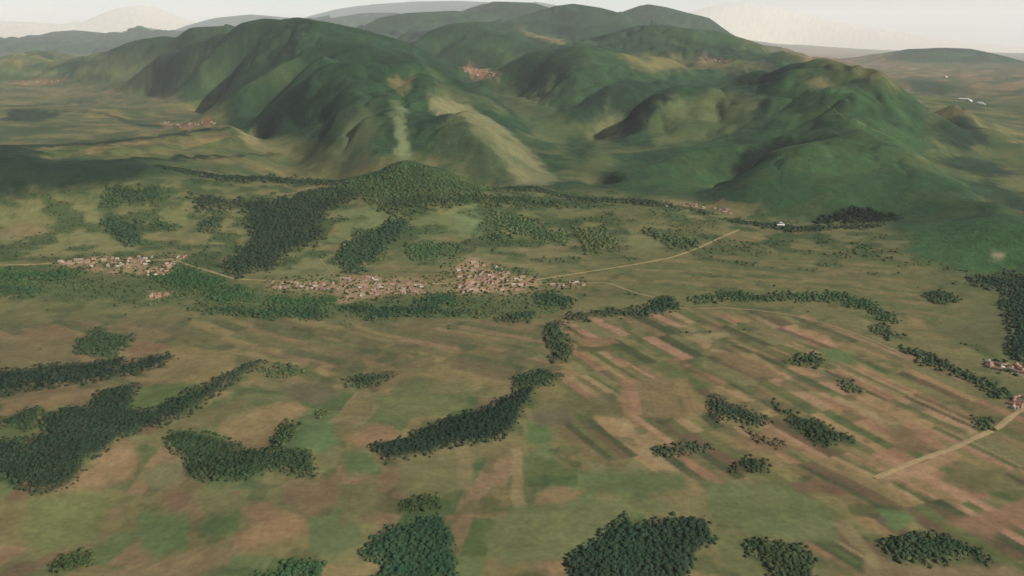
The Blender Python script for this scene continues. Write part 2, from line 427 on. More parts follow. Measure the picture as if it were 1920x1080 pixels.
def mosaic(pix, pal, direc, length, width, strength, zone, soft=0.012):
    p0, p1 = place(*direc[0]), place(*direc[1])
    a = math.atan2(p1.y - p0.y, p1.x - p0.x)
    wx = X + 22 * fbm(X / 300, Y / 300, 2); wy = Y + 22 * fbm(X / 300 + 50, Y / 300, 2)
    p = wx * math.cos(a) + wy * math.sin(a); q = -wx * math.sin(a) + wy * math.cos(a)
    row = np.floor(q / (width * 6)); off = hsh(row, row * 0 + zone) * length
    blk = np.floor((p + off) / length)
    wv = width * (0.6 + 1.1 * hsh(row, blk, zone))
    st = np.floor((q - row * width * 6) / wv)
    r = hsh(row * 31 + st, blk * 17, zone + 5)
    col = mixpal(pal, r); col = np.clip(col.mean((0, 1)) + (col - col.mean((0, 1))) * 1.4, 0.02, 1)
    ring = dens([tuple(map(float, t)) for t in pix] + [tuple(map(float, pix[0]))], 40)[:-1]
    poly = [hit(*t) for t in ring]
    xs = [t[0] for t in poly]; ys = [t[1] for t in poly]
    i0, i1 = np.searchsorted(TH, min(xs) - .04), np.searchsorted(TH, max(xs) + .04)
    j0, j1 = np.searchsorted(LD, min(ys) - .08), np.searchsorted(LD, max(ys) + .08)
    s = sdf(poly, i0, i1, j0, j1)
    v = (smooth(-soft, soft, s) * strength)[..., None]
    sl_ = (slice(i0, i1), slice(j0, j1))
    C[sl_] = C[sl_] * (1 - v) + col[sl_] * v
    cid = ((zone * 4000 + (row + 2000)) * 4000 + (blk + 2000)) * 40 + st
    cc = CELL[sl_]; ins = s > 0
    cc[ins] = cid[sl_][ins].astype(np.int64)

mosaic([(-300, 600), (300, 598), (1060, 600), (1060, 720), (700, 730), (0, 740), (-300, 740)], BRN, ((700, 645), (900, 690)), 260, 34, 0.75, 1)
mosaic([(-500, 735), (500, 720), (1000, 725), (1050, 860), (1300, 900), (1500, 1000), (1600, 1150), (-800, 1150)], MIX, ((1180, 1000), (1190, 860)), 150, 70, 0.8, 2)
mosaic([(1050, 595), (1260, 580), (1500, 595), (1680, 660), (1900, 760), (2300, 800), (2600, 1150), (1600, 1150), (1480, 1000), (1300, 900), (1060, 860), (1040, 720)], TAN, ((1460, 752), (1600, 828)), 250, 27, 0.95, 3)
mosaic([(1100, 470), (1300, 440), (1500, 432), (1680, 470), (1750, 540), (1880, 620), (1880, 680), (1700, 640), (1560, 585), (1300, 560), (1050, 560), (1000, 540)], [A(112, 106, 70), A(104, 102, 66), A(122, 110, 74), A(98, 100, 62), A(116, 106, 72)], ((1280, 480), (1420, 490)), 240, 36, 0.75, 4)
mosaic([(-300, 355), (300, 345), (700, 385), (1100, 390), (1300, 400), (1250, 470), (1000, 510), (700, 510), (300, 490), (-300, 500)], SLO, ((100, 420), (300, 440)), 180, 60, 0.7, 5)
mosaic([(1730, 175), (1790, 150), (1920, 128), (2150, 180), (2150, 420), (1940, 410), (1870, 360), (1800, 315), (1750, 275), (1745, 215)], [A(108, 106, 68), A(96, 98, 60), A(118, 108, 72), A(84, 92, 58), A(102, 100, 64)], ((1700, 250), (1900, 290)), 420, 80, 0.8, 7)
mosaic([(1400, 88), (1560, 92), (1640, 100), (1700, 125), (1920, 132), (2100, 150), (2100, 185), (1750, 175), (1600, 150), (1540, 125), (1480, 105)], [A(128, 108, 76), A(118, 102, 70), A(108, 100, 66), A(138, 114, 84), A(100, 96, 62)], ((1600, 130), (1900, 140)), 1600, 240, 0.85, 8)
mosaic([(-200, 92), (0, 98), (130, 100), (200, 108), (270, 128), (295, 165), (200, 165), (-200, 160)], [A(104, 108, 68), A(84, 98, 60), A(70, 88, 54), A(124, 116, 76), A(94, 104, 64), A(60, 80, 52)], ((20, 130), (250, 140)), 900, 200, 0.85, 9)
mosaic([(-200, 150), (250, 160), (300, 190), (420, 215), (440, 270), (300, 298), (-200, 295)], [A(118, 112, 74), A(108, 108, 68), A(98, 102, 62), A(128, 114, 78), A(112, 104, 70)], ((50, 225), (300, 215)), 700, 90, 0.75, 6)

# scrub and hedges scattered over slope and valleys
sc1 = smooth(0.0, 0.20, fbm(X / 110 + 60, Y / 110, 4)) * smooth(3900, 4500, D) * smooth(8000, 6000, D)
sc2 = smooth(0.0, 0.22, fbm(X / 330 + 20, Y / 330 + 4, 4)) * smooth(6000, 8000, D) * smooth(60000, 20000, D) * (1 - hillness)
sc3 = smooth(0.22, 0.42, fbm(X / 70 + 6, Y / 70 + 44, 3)) * smooth(4400, 3600, D) * 0.5
scr = np.maximum(np.maximum(sc1 * 0.8, sc2 * 0.72), sc3)[..., None]
C[:] = C * (1 - scr) + A(60, 78, 48) * scr

def field(pix, c, soft=0.0022, s=0.9, warp=0.5):
    patch(pix, A(*c), soft, warp, s, region=dict(name='field', parent=0))

# ================================================================== traced cover
WOOD = []
def belt(line, wpx, c, label, can=8.0, soft=0.0025, **k):
    up = [(x, y - wpx * (0.35 + 0.65 * math.sin(math.pi * i / max(1, len(line) - 1)))) for i, (x, y) in enumerate(line)]
    wood(up + [(x, y + wpx * 0.2) for x, y in reversed(line)], c, can, soft, label, name='tree_belt', **k)
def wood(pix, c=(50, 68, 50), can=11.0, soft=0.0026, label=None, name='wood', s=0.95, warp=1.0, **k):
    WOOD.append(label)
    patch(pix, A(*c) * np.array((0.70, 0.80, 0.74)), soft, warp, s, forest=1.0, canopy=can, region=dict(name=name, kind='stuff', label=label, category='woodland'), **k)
# --- middle slope and ridge
field([(0, 385), (90, 375), (190, 385), (190, 420), (210, 450), (260, 470), (160, 480), (0, 490)], (122, 120, 80), 0.006)
field([(0, 425), (60, 420), (100, 432), (40, 445), (0, 445)], (134, 116, 84), 0.005)
field([(240, 395), (350, 385), (365, 420), (345, 445), (270, 418)], (118, 118, 78), 0.006)
field([(395, 430), (440, 395), (455, 420), (470, 440), (445, 465), (400, 470), (330, 460)], (122, 116, 78), 0.006)
field([(520, 480), (560, 465), (610, 465), (640, 500), (640, 530), (540, 520), (480, 512)], (120, 118, 80), 0.006)
field([(350, 478), (415, 478), (420, 500), (370, 500)], (98, 92, 66), 0.004)
field([(640, 395), (720, 395), (715, 430), (670, 440), (640, 440)], (108, 116, 76), 0.006)
field([(845, 400), (890, 385), (920, 400), (900, 440), (860, 440)], (112, 124, 84), 0.006)
field([(760, 410), (840, 405), (850, 440), (790, 450)], (106, 114, 74), 0.006)
field([(960, 460), (1060, 455), (1080, 490), (990, 500)], (122, 114, 78), 0.006)
field([(1060, 395), (1160, 390), (1260, 405), (1250, 425), (1100, 425)], (110, 108, 70), 0.006)
field([(1150, 440), (1230, 440), (1280, 465), (1200, 480)], (112, 114, 76), 0.006)
wood([(0, 273), (50, 276), (80, 286), (85, 300), (110, 308), (165, 306), (245, 302), (277, 305), (290, 314), (255, 327), (243, 337), (200, 347), (150, 352), (110, 352), (85, 364), (40, 365), (0, 372), (-120, 370), (-120, 275)], (40, 58, 44), 12, 0.006, 'dark wood covering the left end of the front ridge')
wood([(197, 383), (205, 354), (280, 354), (300, 367), (287, 383), (233, 387)], (54, 76, 52), 10, 0.004, 'small wood near the top of the left slope')
wood([(197, 417), (213, 403), (240, 417), (267, 420), (263, 457), (240, 460), (213, 443)], (58, 78, 58), 10, 0.004, 'rounded grove in pale pasture above the left village')
wood([(277, 427), (300, 418), (327, 423), (330, 433), (300, 438)], (60, 84, 52), 9, 0.003, 'small oval copse between two pasture fields')
wood([(363, 370), (417, 380), (520, 380), (567, 363), (640, 350), (690, 352), (640, 387), (613, 397), (600, 420), (610, 443), (593, 460), (567, 460), (533, 477), (520, 487), (510, 503), (473, 503), (450, 517), (423, 510), (423, 487), (447, 473), (477, 453), (467, 433), (450, 393), (417, 390), (367, 397)], (46, 62, 48), 13, 0.004, 'large ragged dark wood on the slope between the two villages')
wood([(370, 420), (417, 397), (403, 437), (377, 440)], (62, 78, 58), 9, 0.003, 'small grove beside the large ragged wood')
wood([(630, 500), (640, 457), (670, 443), (707, 433), (723, 410), (767, 413), (763, 433), (740, 443), (717, 463), (713, 483), (683, 493), (680, 507), (657, 513)], (52, 74, 54), 11, 0.004, 'crooked wood running uphill above the long village')
wood([(700, 380), (740, 369), (840, 369), (880, 372), (973, 372), (1073, 382), (1040, 388), (953, 388), (873, 382), (773, 397), (743, 399), (707, 390)], (58, 74, 50), 10, 0.004, 'long thin wood just below the front ridge crest')
wood([(917, 403), (973, 403), (1003, 427), (1053, 440), (1050, 457), (1020, 457), (973, 437), (927, 427)], (72, 92, 60), 8, 0.005, 'loose green wood slanting down the middle slope')
wood([(767, 460), (840, 457), (853, 477), (807, 487), (773, 483)], (74, 98, 64), 8, 0.005, 'pale green grove close above the village church quarter')
wood([(900, 443), (940, 440), (957, 450), (907, 452)], (60, 86, 54), 8, 0.003, 'thin dark copse on the middle slope')
wood([(1080, 430), (1133, 427), (1150, 465), (1100, 475)], (82, 92, 58), 7, 0.007, 'thin scrubby wood left of the ridge road')
wood([(1207, 427), (1257, 440), (1285, 457), (1275, 465), (1217, 440)], (74, 86, 58), 7, 0.003, 'narrow hedge wood above the ridge road bend')
wood([(1282, 452), (1310, 455), (1305, 463), (1283, 465)], (62, 84, 52), 8, 0.002, 'tiny grove touching the ridge road')
wood([(640, 340), (700, 326), (760, 304), (790, 312), (740, 322), (690, 336), (650, 346)], (44, 62, 44), 11, 0.003, 'dark wood on the left shoulder of the ridge bump')
wood([(560, 368), (600, 362), (660, 366), (650, 374), (590, 378)], (58, 76, 52), 9, 0.004, 'low wood strip at the ridge foot in the middle left')
wood([(640, 342), (700, 328), (760, 306), (800, 314), (850, 328), (905, 352), (920, 358), (840, 366), (760, 372), (700, 378), (640, 356)], (74, 92, 60), 9, 0.006, 'green wood over the rounded bump of the front ridge', name='forest')
belt([(0, 274), (100, 275), (200, 270), (300, 257), (400, 244), (432, 238)], 5, (44, 62, 44), 'thin dark tree line along the terrace ridge', dmin=6600)
belt([(110, 306), (200, 305), (300, 300), (400, 295), (530, 291)], 6, (40, 58, 44), 'dark tree line in front of the pale terrace fields', dmin=5600)
belt([(285, 313), (350, 325), (420, 337), (520, 340), (610, 346), (650, 342)], 7, (38, 56, 44), 'dark tree line along the front ridge left of its bump', dmin=5000)
belt([(920, 357), (1000, 356), (1080, 377), (1200, 382), (1280, 390), (1330, 402)], 6, (44, 62, 44), 'dark hedge line on the front ridge crest right of its bump', dmin=4600)
belt([(1370, 414), (1440, 426), (1500, 432), (1560, 430), (1640, 424)], 6, (44, 60, 44), 'dark hedge line on the low right part of the front ridge', dmin=4000)
belt([(100, 209), (160, 210), (200, 216), (260, 236), (330, 238), (400, 236)], 4, (52, 70, 48), 'tree line beside the left valley hamlet', dmin=7500)
belt([(0, 201), (80, 198), (150, 193), (230, 193)], 3, (58, 74, 50), 'faint hedge line across the far left valley', dmin=7500)
# --- river belt
patch([(480, 528), (640, 526), (860, 524), (1010, 522), (1015, 534), (860, 545), (640, 552), (500, 540)], A(140, 124, 92), 0.006, 1.6, 0.6, mottle=0.001)
patch([(-100, 508), (100, 506), (150, 515), (230, 530), (300, 510), (340, 502), (420, 522), (500, 547), (640, 558), (850, 560), (1000, 552), (1050, 562), (1060, 598), (900, 602), (700, 606), (560, 600), (480, 590), (360, 580), (200, 572), (100, 562), (-100, 566)], A(78, 94, 60), 0.006, 1.6, 0.8, mottle=0.006, forest=0.6)
for k, (pix, c, lab) in enumerate([
    ([(-60, 512), (60, 512), (130, 508), (150, 520), (100, 528), (-60, 530)], (58, 84, 54), 'green tree belt under the left village road'),
    ([(-60, 538), (40, 535), (90, 545), (60, 555), (-60, 558)], (60, 82, 54), 'tree belt along the stream at the left edge'),
    ([(300, 510), (345, 503), (400, 517), (420, 532), (380, 545), (320, 540), (290, 525)], (58, 86, 54), 'bushy grove at the right end of the left village'),
    ([(390, 540), (450, 538), (480, 555), (430, 570), (380, 560)], (62, 88, 56), 'rounded grove between the villages by the stream'),
    ([(350, 580), (420, 576), (560, 580), (620, 588), (600, 598), (540, 596), (440, 590)], (54, 78, 52), 'long riverside tree line left of the long village'),
    ([(500, 556), (620, 560), (640, 572), (560, 576), (490, 570)], (62, 88, 56), 'garden trees below the western end of the long village'),
    ([(575, 580), (600, 578), (600, 602), (575, 600)], (48, 72, 52), 'dark clump at the river bend below the long village'),
    ([(640, 576), (740, 576), (800, 580), (872, 586), (800, 592), (720, 593), (640, 586)], (44, 68, 50), 'dark riverside trees below the long village'),
    ([(776, 568), (800, 556), (840, 552), (850, 570), (810, 578)], (54, 82, 56), 'grove right behind the long village gardens'),
    ([(920, 600), (960, 590), (1000, 592), (980, 602), (935, 607)], (46, 72, 50), 'dark trees left of the stream junction'),
    ([(1000, 556), (1040, 550), (1070, 566), (1060, 580), (1010, 572)], (52, 78, 54), 'grove just right of the long village'),
    ([(1066, 594), (1140, 588), (1207, 583), (1233, 562), (1263, 564), (1266, 580), (1223, 591), (1157, 594), (1073, 600)], (38, 64, 48), 'darkest riverside trees in the middle, ending at the road'),
    ([(1280, 563), (1340, 557), (1357, 543), (1397, 550), (1480, 552), (1533, 553), (1563, 550), (1597, 560), (1640, 573), (1673, 590), (1687, 600), (1657, 602), (1613, 580), (1567, 567), (1480, 560), (1413, 560), (1347, 564)], (58, 82, 54), 'long curving riverside tree line on the right'),
    ([(1630, 617), (1660, 620), (1687, 630), (1665, 634)], (58, 74, 50), 'small dark clump below the curving tree line'),
    ([(1687, 648), (1740, 666), (1790, 690), (1850, 715), (1885, 728), (1910, 748), (1870, 738), (1820, 714), (1760, 694), (1700, 664)], (50, 70, 50), 'slanting tree line running down to the right edge hamlet'),
]):
    wood(pix, c, 9, 0.0035, lab, name='tree_belt')
wood([(1880, 545), (1960, 530), (2100, 560), (2100, 760), (1940, 700), (1895, 660), (1885, 610)], (46, 66, 50), 9, 0.005, 'dark wood filling the right edge beside the fields')
wood([(1810, 520), (1860, 515), (1960, 520), (1960, 545), (1880, 545), (1840, 537)], (42, 62, 48), 10, 0.005, 'dark wood edge at the foot of the green shoulder')
wood([(1690, 425), (1760, 416), (1840, 408), (1890, 410), (1940, 430), (2050, 500), (2100, 540), (1900, 512), (1810, 512), (1740, 492), (1690, 470), (1720, 450)], (70, 98, 62), 9, 0.008, 'smooth green forest on the shoulder at the right edge', name='forest')
wood([(1737, 557), (1760, 543), (1780, 553), (1802, 567), (1760, 573)], (52, 72, 50), 9, 0.003, 'round dark grove in the right middle fields')
field([(1860, 475), (1885, 480), (1880, 492), (1858, 488)], (150, 140, 116), 0.003)
field([(1700, 590), (1735, 600), (1737, 614), (1705, 610)], (140, 118, 84), 0.003)
field([(1740, 610), (1800, 590), (1850, 580), (1890, 600), (1890, 640), (1800, 650)], (100, 100, 66), 0.005)
# --- near plain, right
field([(1300, 628), (1365, 625), (1370, 633), (1300, 640)], (146, 132, 98), 0.002)
field([(1385, 660), (1415, 662), (1465, 698), (1440, 700)], (146, 126, 88), 0.002)
field([(1160, 712), (1190, 712), (1208, 782), (1172, 780)], (140, 110, 84), 0.0025)
field([(1178, 735), (1198, 735), (1206, 778), (1186, 778)], (150, 116, 92), 0.002)
field([(1190, 712), (1265, 710), (1290, 785), (1210, 782)], (124, 108, 74), 0.0025)
field([(1265, 710), (1290, 712), (1325, 775), (1292, 785)], (138, 118, 82), 0.0025)
field([(1690, 795), (1715, 792), (1780, 836), (1755, 842)], (148, 114, 88), 0.002)
field([(1660, 805), (1700, 803), (1760, 842), (1690, 850)], (120, 100, 72), 0.003)
field([(1640, 895), (1740, 862), (1790, 840), (1800, 862), (1740, 885), (1660, 900)], (152, 124, 94), 0.003)
field([(1640, 955), (1700, 955), (1720, 975), (1680, 995), (1655, 975)], (92, 112, 70), 0.003)
field([(1760, 900), (1800, 868), (1880, 880), (1900, 920), (1820, 925)], (104, 98, 66), 0.004)
field([(1380, 835), (1450, 800), (1475, 820), (1500, 845), (1460, 850)], (132, 106, 80), 0.003)
field([(1540, 650), (1600, 660), (1610, 680), (1545, 678)], (92, 108, 66), 0.003)
field([(1330, 660), (1385, 660), (1470, 705), (1410, 705)], (124, 104, 74), 0.003)
field([(1770, 980), (1860, 960), (1960, 930), (1960, 975), (1850, 1005)], (138, 108, 82), 0.004)
field([(1080, 650), (1140, 645), (1150, 655), (1085, 660)], (88, 88, 56), 0.002)
field([(1090, 632), (1150, 630), (1160, 642), (1085, 648)], (132, 106, 78), 0.0025)
field([(1150, 740), (1172, 770), (1165, 785), (1050, 770), (1060, 745)], (98, 94, 64), 0.003)
field([(940, 815), (990, 812), (1010, 840), (970, 860), (880, 860), (880, 840)], (118, 108, 74), 0.003)
field([(960, 840), (978, 838), (985, 950), (960, 950)], (142, 124, 90), 0.0025)
field([(855, 850), (880, 845), (890, 915), (860, 920)], (124, 114, 80), 0.003)
field([(990, 790), (1030, 800), (1030, 830), (990, 830)], (90, 110, 66), 0.003)
field([(1000, 770), (1060, 760), (1080, 790), (1010, 800)], (98, 94, 72), 0.004)
field([(1100, 895), (1280, 885), (1290, 915), (1200, 930), (1080, 925)], (92, 102, 66), 0.005)
field([(1010, 925), (1100, 915), (1080, 935), (1000, 950)], (134, 114, 82), 0.003)
field([(1000, 950), (1200, 930), (1260, 950), (1150, 990), (1060, 1040), (940, 1060), (900, 1000)], (108, 112, 74), 0.006)
field([(1320, 900), (1480, 910), (1560, 960), (1580, 1020), (1500, 1015), (1400, 1000), (1330, 970)], (102, 110, 72), 0.006)
field([(1480, 905), (1560, 905), (1600, 930), (1500, 925)], (108, 86, 66), 0.003)
field([(1620, 1040), (1700, 1060), (1900, 1060), (1960, 1100), (1620, 1100)], (124, 108, 80), 0.004)
field([(1560, 980), (1590, 975), (1660, 1060), (1640, 1070)], (132, 120, 86), 0.003)
# --- near plain, left
field([(300, 655), (350, 650), (440, 665), (440, 690), (400, 720), (340, 720), (250, 715), (310, 690)], (134, 118, 80), 0.004)
field([(250, 640), (320, 645), (310, 655), (240, 675)], (124, 100, 76), 0.003)
field([(40, 615), (120, 612), (150, 635), (100, 640), (40, 638)], (122, 102, 76), 0.004)
field([(0, 640), (140, 640), (140, 665), (60, 690), (0, 690)], (114, 104, 74), 0.005)
field([(260, 730), (300, 720), (370, 725), (330, 750), (300, 765), (245, 772)], (96, 108, 66), 0.003)
field([(0, 745), (80, 738), (180, 728), (200, 735), (120, 755), (50, 775), (0, 790)], (132, 112, 80), 0.004)
field([(420, 785), (500, 758), (560, 752), (570, 775), (520, 800), (500, 830), (440, 825), (400, 805)], (134, 114, 82), 0.004)
field([(380, 765), (450, 745), (480, 760), (420, 785), (370, 800), (330, 800)], (112, 104, 72), 0.004)
field([(560, 800), (620, 790), (640, 830), (600, 848), (540, 840)], (94, 114, 74), 0.004)
field([(200, 830), (250, 825), (260, 860), (250, 900), (200, 920), (160, 910), (170, 875)], (138, 114, 86), 0.005)
field([(60, 925), (160, 920), (220, 930), (200, 960), (180, 1020), (80, 1040), (40, 1000)], (106, 112, 70), 0.006)
field([(265, 880), (340, 865), (345, 900), (300, 920), (260, 905)], (122, 118, 84), 0.004)
field([(300, 930), (350, 920), (370, 960), (320, 970)], (130, 106, 82), 0.005)
field([(370, 920), (450, 905), (420, 950), (380, 960)], (118, 116, 76), 0.004)
field([(390, 960), (450, 960), (450, 1000), (400, 1010), (370, 990)], (92, 108, 66), 0.005)
field([(260, 960), (350, 965), (350, 1030), (300, 1050), (260, 1020)], (96, 114, 72), 0.008)
field([(430, 1040), (540, 1015), (580, 1000), (570, 970), (500, 940), (450, 950), (480, 985), (440, 1005)], (140, 112, 84), 0.006)
field([(200, 1070), (360, 1030), (430, 1020), (430, 1060), (300, 1100), (180, 1100)], (134, 116, 84), 0.005)
field([(540, 900), (640, 890), (640, 940), (580, 970), (530, 940)], (124, 104, 78), 0.006)
field([(580, 970), (660, 960), (680, 1010), (620, 1050), (580, 1030)], (92, 104, 70), 0.006)
field([(700, 790), (740, 800), (740, 820), (680, 835), (650, 825)], (136, 110, 82), 0.004)
field([(640, 850), (690, 845), (720, 870), (710, 890), (650, 890)], (84, 104, 66), 0.005)
field([(750, 860), (850, 852), (860, 920), (820, 935), (750, 930)], (106, 104, 70), 0.005)
field([(640, 925), (700, 890), (720, 930), (690, 970), (640, 990)], (104, 100, 70), 0.005)
field([(700, 740), (800, 735), (880, 740), (880, 765), (800, 785), (720, 780)], (106, 108, 70), 0.005)
field([(520, 720), (620, 715), (640, 740), (600, 760), (530, 750)], (98, 92, 70), 0.006)
W = [
 ([(83, 783), (110, 777), (173, 763), (187, 740), (233, 727), (267, 727), (247, 753), (240, 773), (300, 770), (333, 747), (383, 727), (440, 700), (467, 681), (493, 676), (470, 697), (430, 718), (400, 739), (373, 761), (327, 788), (283, 801), (260, 811), (217, 827), (187, 853), (160, 863), (133, 893), (110, 913), (67, 921), (33, 911), (7, 895), (-80, 890), (-80, 835), (20, 833), (67, 830), (87, 813)], (44, 62, 48), 13, 'largest near wood, filling the left gully to the left edge'),
 ([(-40, 800), (20, 783), (57, 767), (83, 777), (67, 797), (43, 807), (13, 804)], (52, 70, 48), 10, 'small wood at the left edge beside a tan field'),
 ([(40, 697), (87, 690), (187, 680), (233, 673), (227, 687), (213, 693), (273, 673), (310, 667), (327, 672), (287, 690), (233, 704), (187, 714), (100, 720), (0, 736), (-80, 738), (-80, 706)], (38, 56, 46), 11, 'dark wood strip winding in from the left edge'),
 ([(143, 643), (180, 617), (200, 627), (247, 633), (233, 650), (213, 663), (173, 668), (143, 662)], (56, 74, 52), 9, 'grove in brown fields above the winding wood strip'),
 ([(645, 718), (670, 706), (710, 698), (750, 702), (720, 714), (680, 722)], (56, 72, 52), 8, 'small dark copse in the middle left fields'),
 ([(495, 690), (560, 690), (575, 698), (540, 706), (490, 704)], (76, 90, 58), 7, 'pale hedge copse right of the winding wood strip'),
 ([(307, 823), (327, 810), (367, 807), (400, 817), (447, 830), (443, 843), (493, 845), (533, 843), (580, 853), (590, 870), (587, 890), (533, 890), (500, 883), (467, 897), (400, 900), (350, 898), (347, 870), (333, 853), (310, 837)], (54, 72, 50), 11, 'two-lobed wood in the lower left fields'),
 ([(513, 837), (517, 803), (533, 792), (563, 797), (550, 817), (530, 838)], (68, 84, 52), 8, 'small upright copse above the two-lobed wood'),
 ([(590, 775), (605, 770), (615, 776), (600, 784)], (80, 88, 54), 6, 'tiny scrub patch in the lower left fields'),
 ([(93, 1060), (117, 1047), (177, 1038), (163, 1063), (143, 1074), (97, 1074)], (70, 80, 48), 7, 'small olive copse in the bottom left corner'),
 ([(460, 1095), (540, 1064), (590, 1050), (605, 1070), (600, 1095)], (60, 84, 56), 8, 'green thicket cut by the bottom edge, left of centre'),
 ([(667, 1030), (720, 997), (767, 980), (830, 975), (853, 1003), (850, 1040), (862, 1095), (700, 1095), (720, 1057), (677, 1053)], (48, 76, 56), 11, 'blue-green wood at the bottom edge, left of the largest bottom wood'),
 ([(753, 950), (790, 943), (830, 940), (833, 960), (787, 968), (757, 967)], (60, 72, 44), 8, 'small oblong copse above the blue-green wood'),
 ([(690, 837), (753, 820), (827, 797), (887, 773), (933, 757), (973, 737), (1007, 723), (993, 748), (973, 775), (960, 807), (940, 820), (900, 833), (827, 847), (750, 853), (733, 867), (717, 857)], (30, 50, 42), 13, 'very dark wood slanting up the middle gully'),
 ([(957, 713), (990, 700), (1017, 696), (1057, 706), (1040, 716), (1010, 722), (975, 735)], (50, 72, 50), 9, 'green tip of trees above the very dark gully wood'),
 ([(1030, 607), (1053, 603), (1050, 623), (1073, 653), (1067, 673), (1040, 677), (1033, 660), (1023, 640)], (58, 72, 50), 9, 'upright grove between the river and the gully wood'),
 ([(1063, 1047), (1107, 1017), (1140, 987), (1173, 973), (1187, 987), (1240, 980), (1290, 977), (1313, 977), (1323, 997), (1333, 1013), (1313, 1033), (1290, 1067), (1285, 1095), (1070, 1095)], (44, 64, 50), 12, 'largest wood on the bottom edge, right of centre'),
 ([(1403, 1023), (1427, 1017), (1493, 1023), (1510, 1040), (1523, 1063), (1515, 1095), (1453, 1095), (1427, 1060), (1403, 1047)], (60, 74, 50), 9, 'rounded wood on the bottom edge between two larger woods'),
 ([(1653, 1017), (1700, 1010), (1723, 1003), (1760, 1007), (1800, 1017), (1827, 1033), (1853, 1056), (1800, 1051), (1747, 1056), (1700, 1054), (1670, 1040)], (52, 72, 50), 11, 'leaf-shaped wood in the bottom right corner'),
 ([(1330, 750), (1353, 750), (1383, 763), (1423, 775), (1457, 790), (1417, 797), (1383, 787), (1343, 787), (1333, 767)], (52, 66, 50), 10, 'sharp-edged dark wood in the tan fields, left of a longer one'),
 ([(1443, 753), (1467, 767), (1507, 780), (1547, 800), (1580, 817), (1600, 827), (1560, 828), (1527, 833), (1510, 820), (1493, 797), (1467, 773)], (50, 66, 46), 10, 'long pointed wood in the tan fields'),
 ([(1397, 810), (1423, 820), (1447, 830), (1480, 843), (1460, 848), (1430, 831)], (62, 66, 44), 7, 'thin hedge strip under the sharp-edged wood'),
 ([(1370, 884), (1393, 870), (1413, 868), (1433, 877), (1443, 888), (1373, 889)], (46, 60, 40), 9, 'small dark copse below the hedge strip'),
 ([(1223, 840), (1250, 835), (1277, 840), (1330, 845), (1320, 853), (1260, 858), (1230, 857)], (68, 74, 54), 7, 'small grey-green copse left of the hedge strip'),
 ([(1567, 718), (1597, 721), (1615, 735), (1593, 739)], (62, 80, 48), 8, 'tiny grove alone in the right strip fields'),
 ([(1830, 788), (1863, 785), (1861, 803), (1840, 808)], (66, 84, 52), 8, 'tiny grove beside the right hand farm road'),
 ([(1473, 680), (1493, 667), (1520, 662), (1543, 673), (1537, 685), (1493, 686)], (60, 78, 50), 9, 'round grove beside a bright green field'),
]
for pix, c, can, lab in W: wood(pix, c, can, 0.0042, lab)
# --- villages: yards, tracks and bare earth
for pix in ([(105, 490), (170, 486), (230, 483), (290, 484), (345, 480), (350, 490), (330, 500), (300, 516), (270, 512), (230, 508), (170, 502), (110, 498)],
            [(500, 530), (560, 528), (640, 530), (640, 546), (560, 542)], [(640, 520), (700, 520), (730, 530), (800, 528), (800, 550), (720, 552), (640, 562), (630, 545)],
            [(850, 500), (870, 485), (910, 495), (950, 510), (1000, 520), (1015, 532), (980, 545), (900, 552), (850, 555), (860, 530)],
            [(280, 550), (320, 552), (318, 559), (282, 558)]):
    patch(pix, A(158, 132, 100), 0.005, 1.6, 0.85, mottle=0.0012)
patch([(1240, 376), (1300, 380), (1390, 396), (1400, 404), (1320, 396), (1250, 386)], A(146, 124, 96), 0.005, 1.4, 0.7, mottle=0.002, dmin=5000)
patch([(868, 124), (900, 128), (938, 142), (900, 144), (870, 136)], A(160, 118, 90), 0.003, 1.2, 0.7, dmin=9000)
patch([(300, 226), (340, 234), (400, 228), (405, 234), (340, 240), (305, 234)], A(160, 118, 92), 0.003, 1.2, 0.7, dmin=8200)
patch([(25, 152), (80, 152), (130, 146), (130, 152), (80, 158), (30, 158)], A(160, 116, 84), 0.003, 1.2, 0.7, dmin=9000)
patch([(1840, 676), (1930, 685), (1960, 715), (1900, 705), (1850, 692)], A(156, 128, 100), 0.004, 1.4, 0.7, mottle=0.002)
patch([(1880, 748), (1960, 735), (1960, 770), (1900, 768)], A(156, 130, 104), 0.004, 1.4, 0.7, mottle=0.002)
patch([(1315, 106), (1370, 112), (1372, 120), (1320, 118)], A(160, 122, 90), 0.003, 1.2, 0.7, dmin=9000)
# --- clearings and meadows on the hills
def clearing(pix, c, soft=0.004, s=0.85, **k):
    patch(pix, A(*c), soft, 1.0, s, forest=0.1, region=dict(name='clearing', kind='structure', label=k.pop('label', None), category='meadow'), **k)
clearing([(735, 143), (775, 140), (765, 165), (755, 180), (745, 170)], (124, 110, 74), label='tan clearing on top of the blunt nose hill', dmin=6800)
clearing([(733, 188), (752, 190), (762, 240), (772, 304), (748, 306), (740, 240)], (128, 136, 98), 0.004, label='pale green strip down the face of the nose hill', dmin=6000)
clearing([(640, 225), (690, 195), (705, 250), (690, 300), (650, 326), (620, 320)], (86, 95, 66), 0.010, label='faint green clearing low on the nose hill face', dmin=6000)
clearing([(440, 240), (470, 245), (500, 255), (490, 270), (465, 270)], (142, 132, 92), 0.004, label='pale bare patch at the left foot of the nose hill', dmin=6500)
clearing([(355, 98), (390, 100), (380, 130), (360, 135)], (96, 116, 74), 0.006, label='upper of two light green clearings on the great hill', dmin=9000)
clearing([(380, 130), (425, 122), (420, 160), (400, 175), (380, 160)], (92, 112, 72), 0.006, label='lower of two light green clearings on the great hill', dmin=9000)
clearing([(920, 160), (960, 172), (1040, 205), (1070, 240), (1150, 270), (1150, 320), (1080, 330), (1050, 270), (990, 230), (950, 200)], (88, 97, 61), 0.010, 0.8, label='olive meadow floor of the middle valley', dmin=6200)
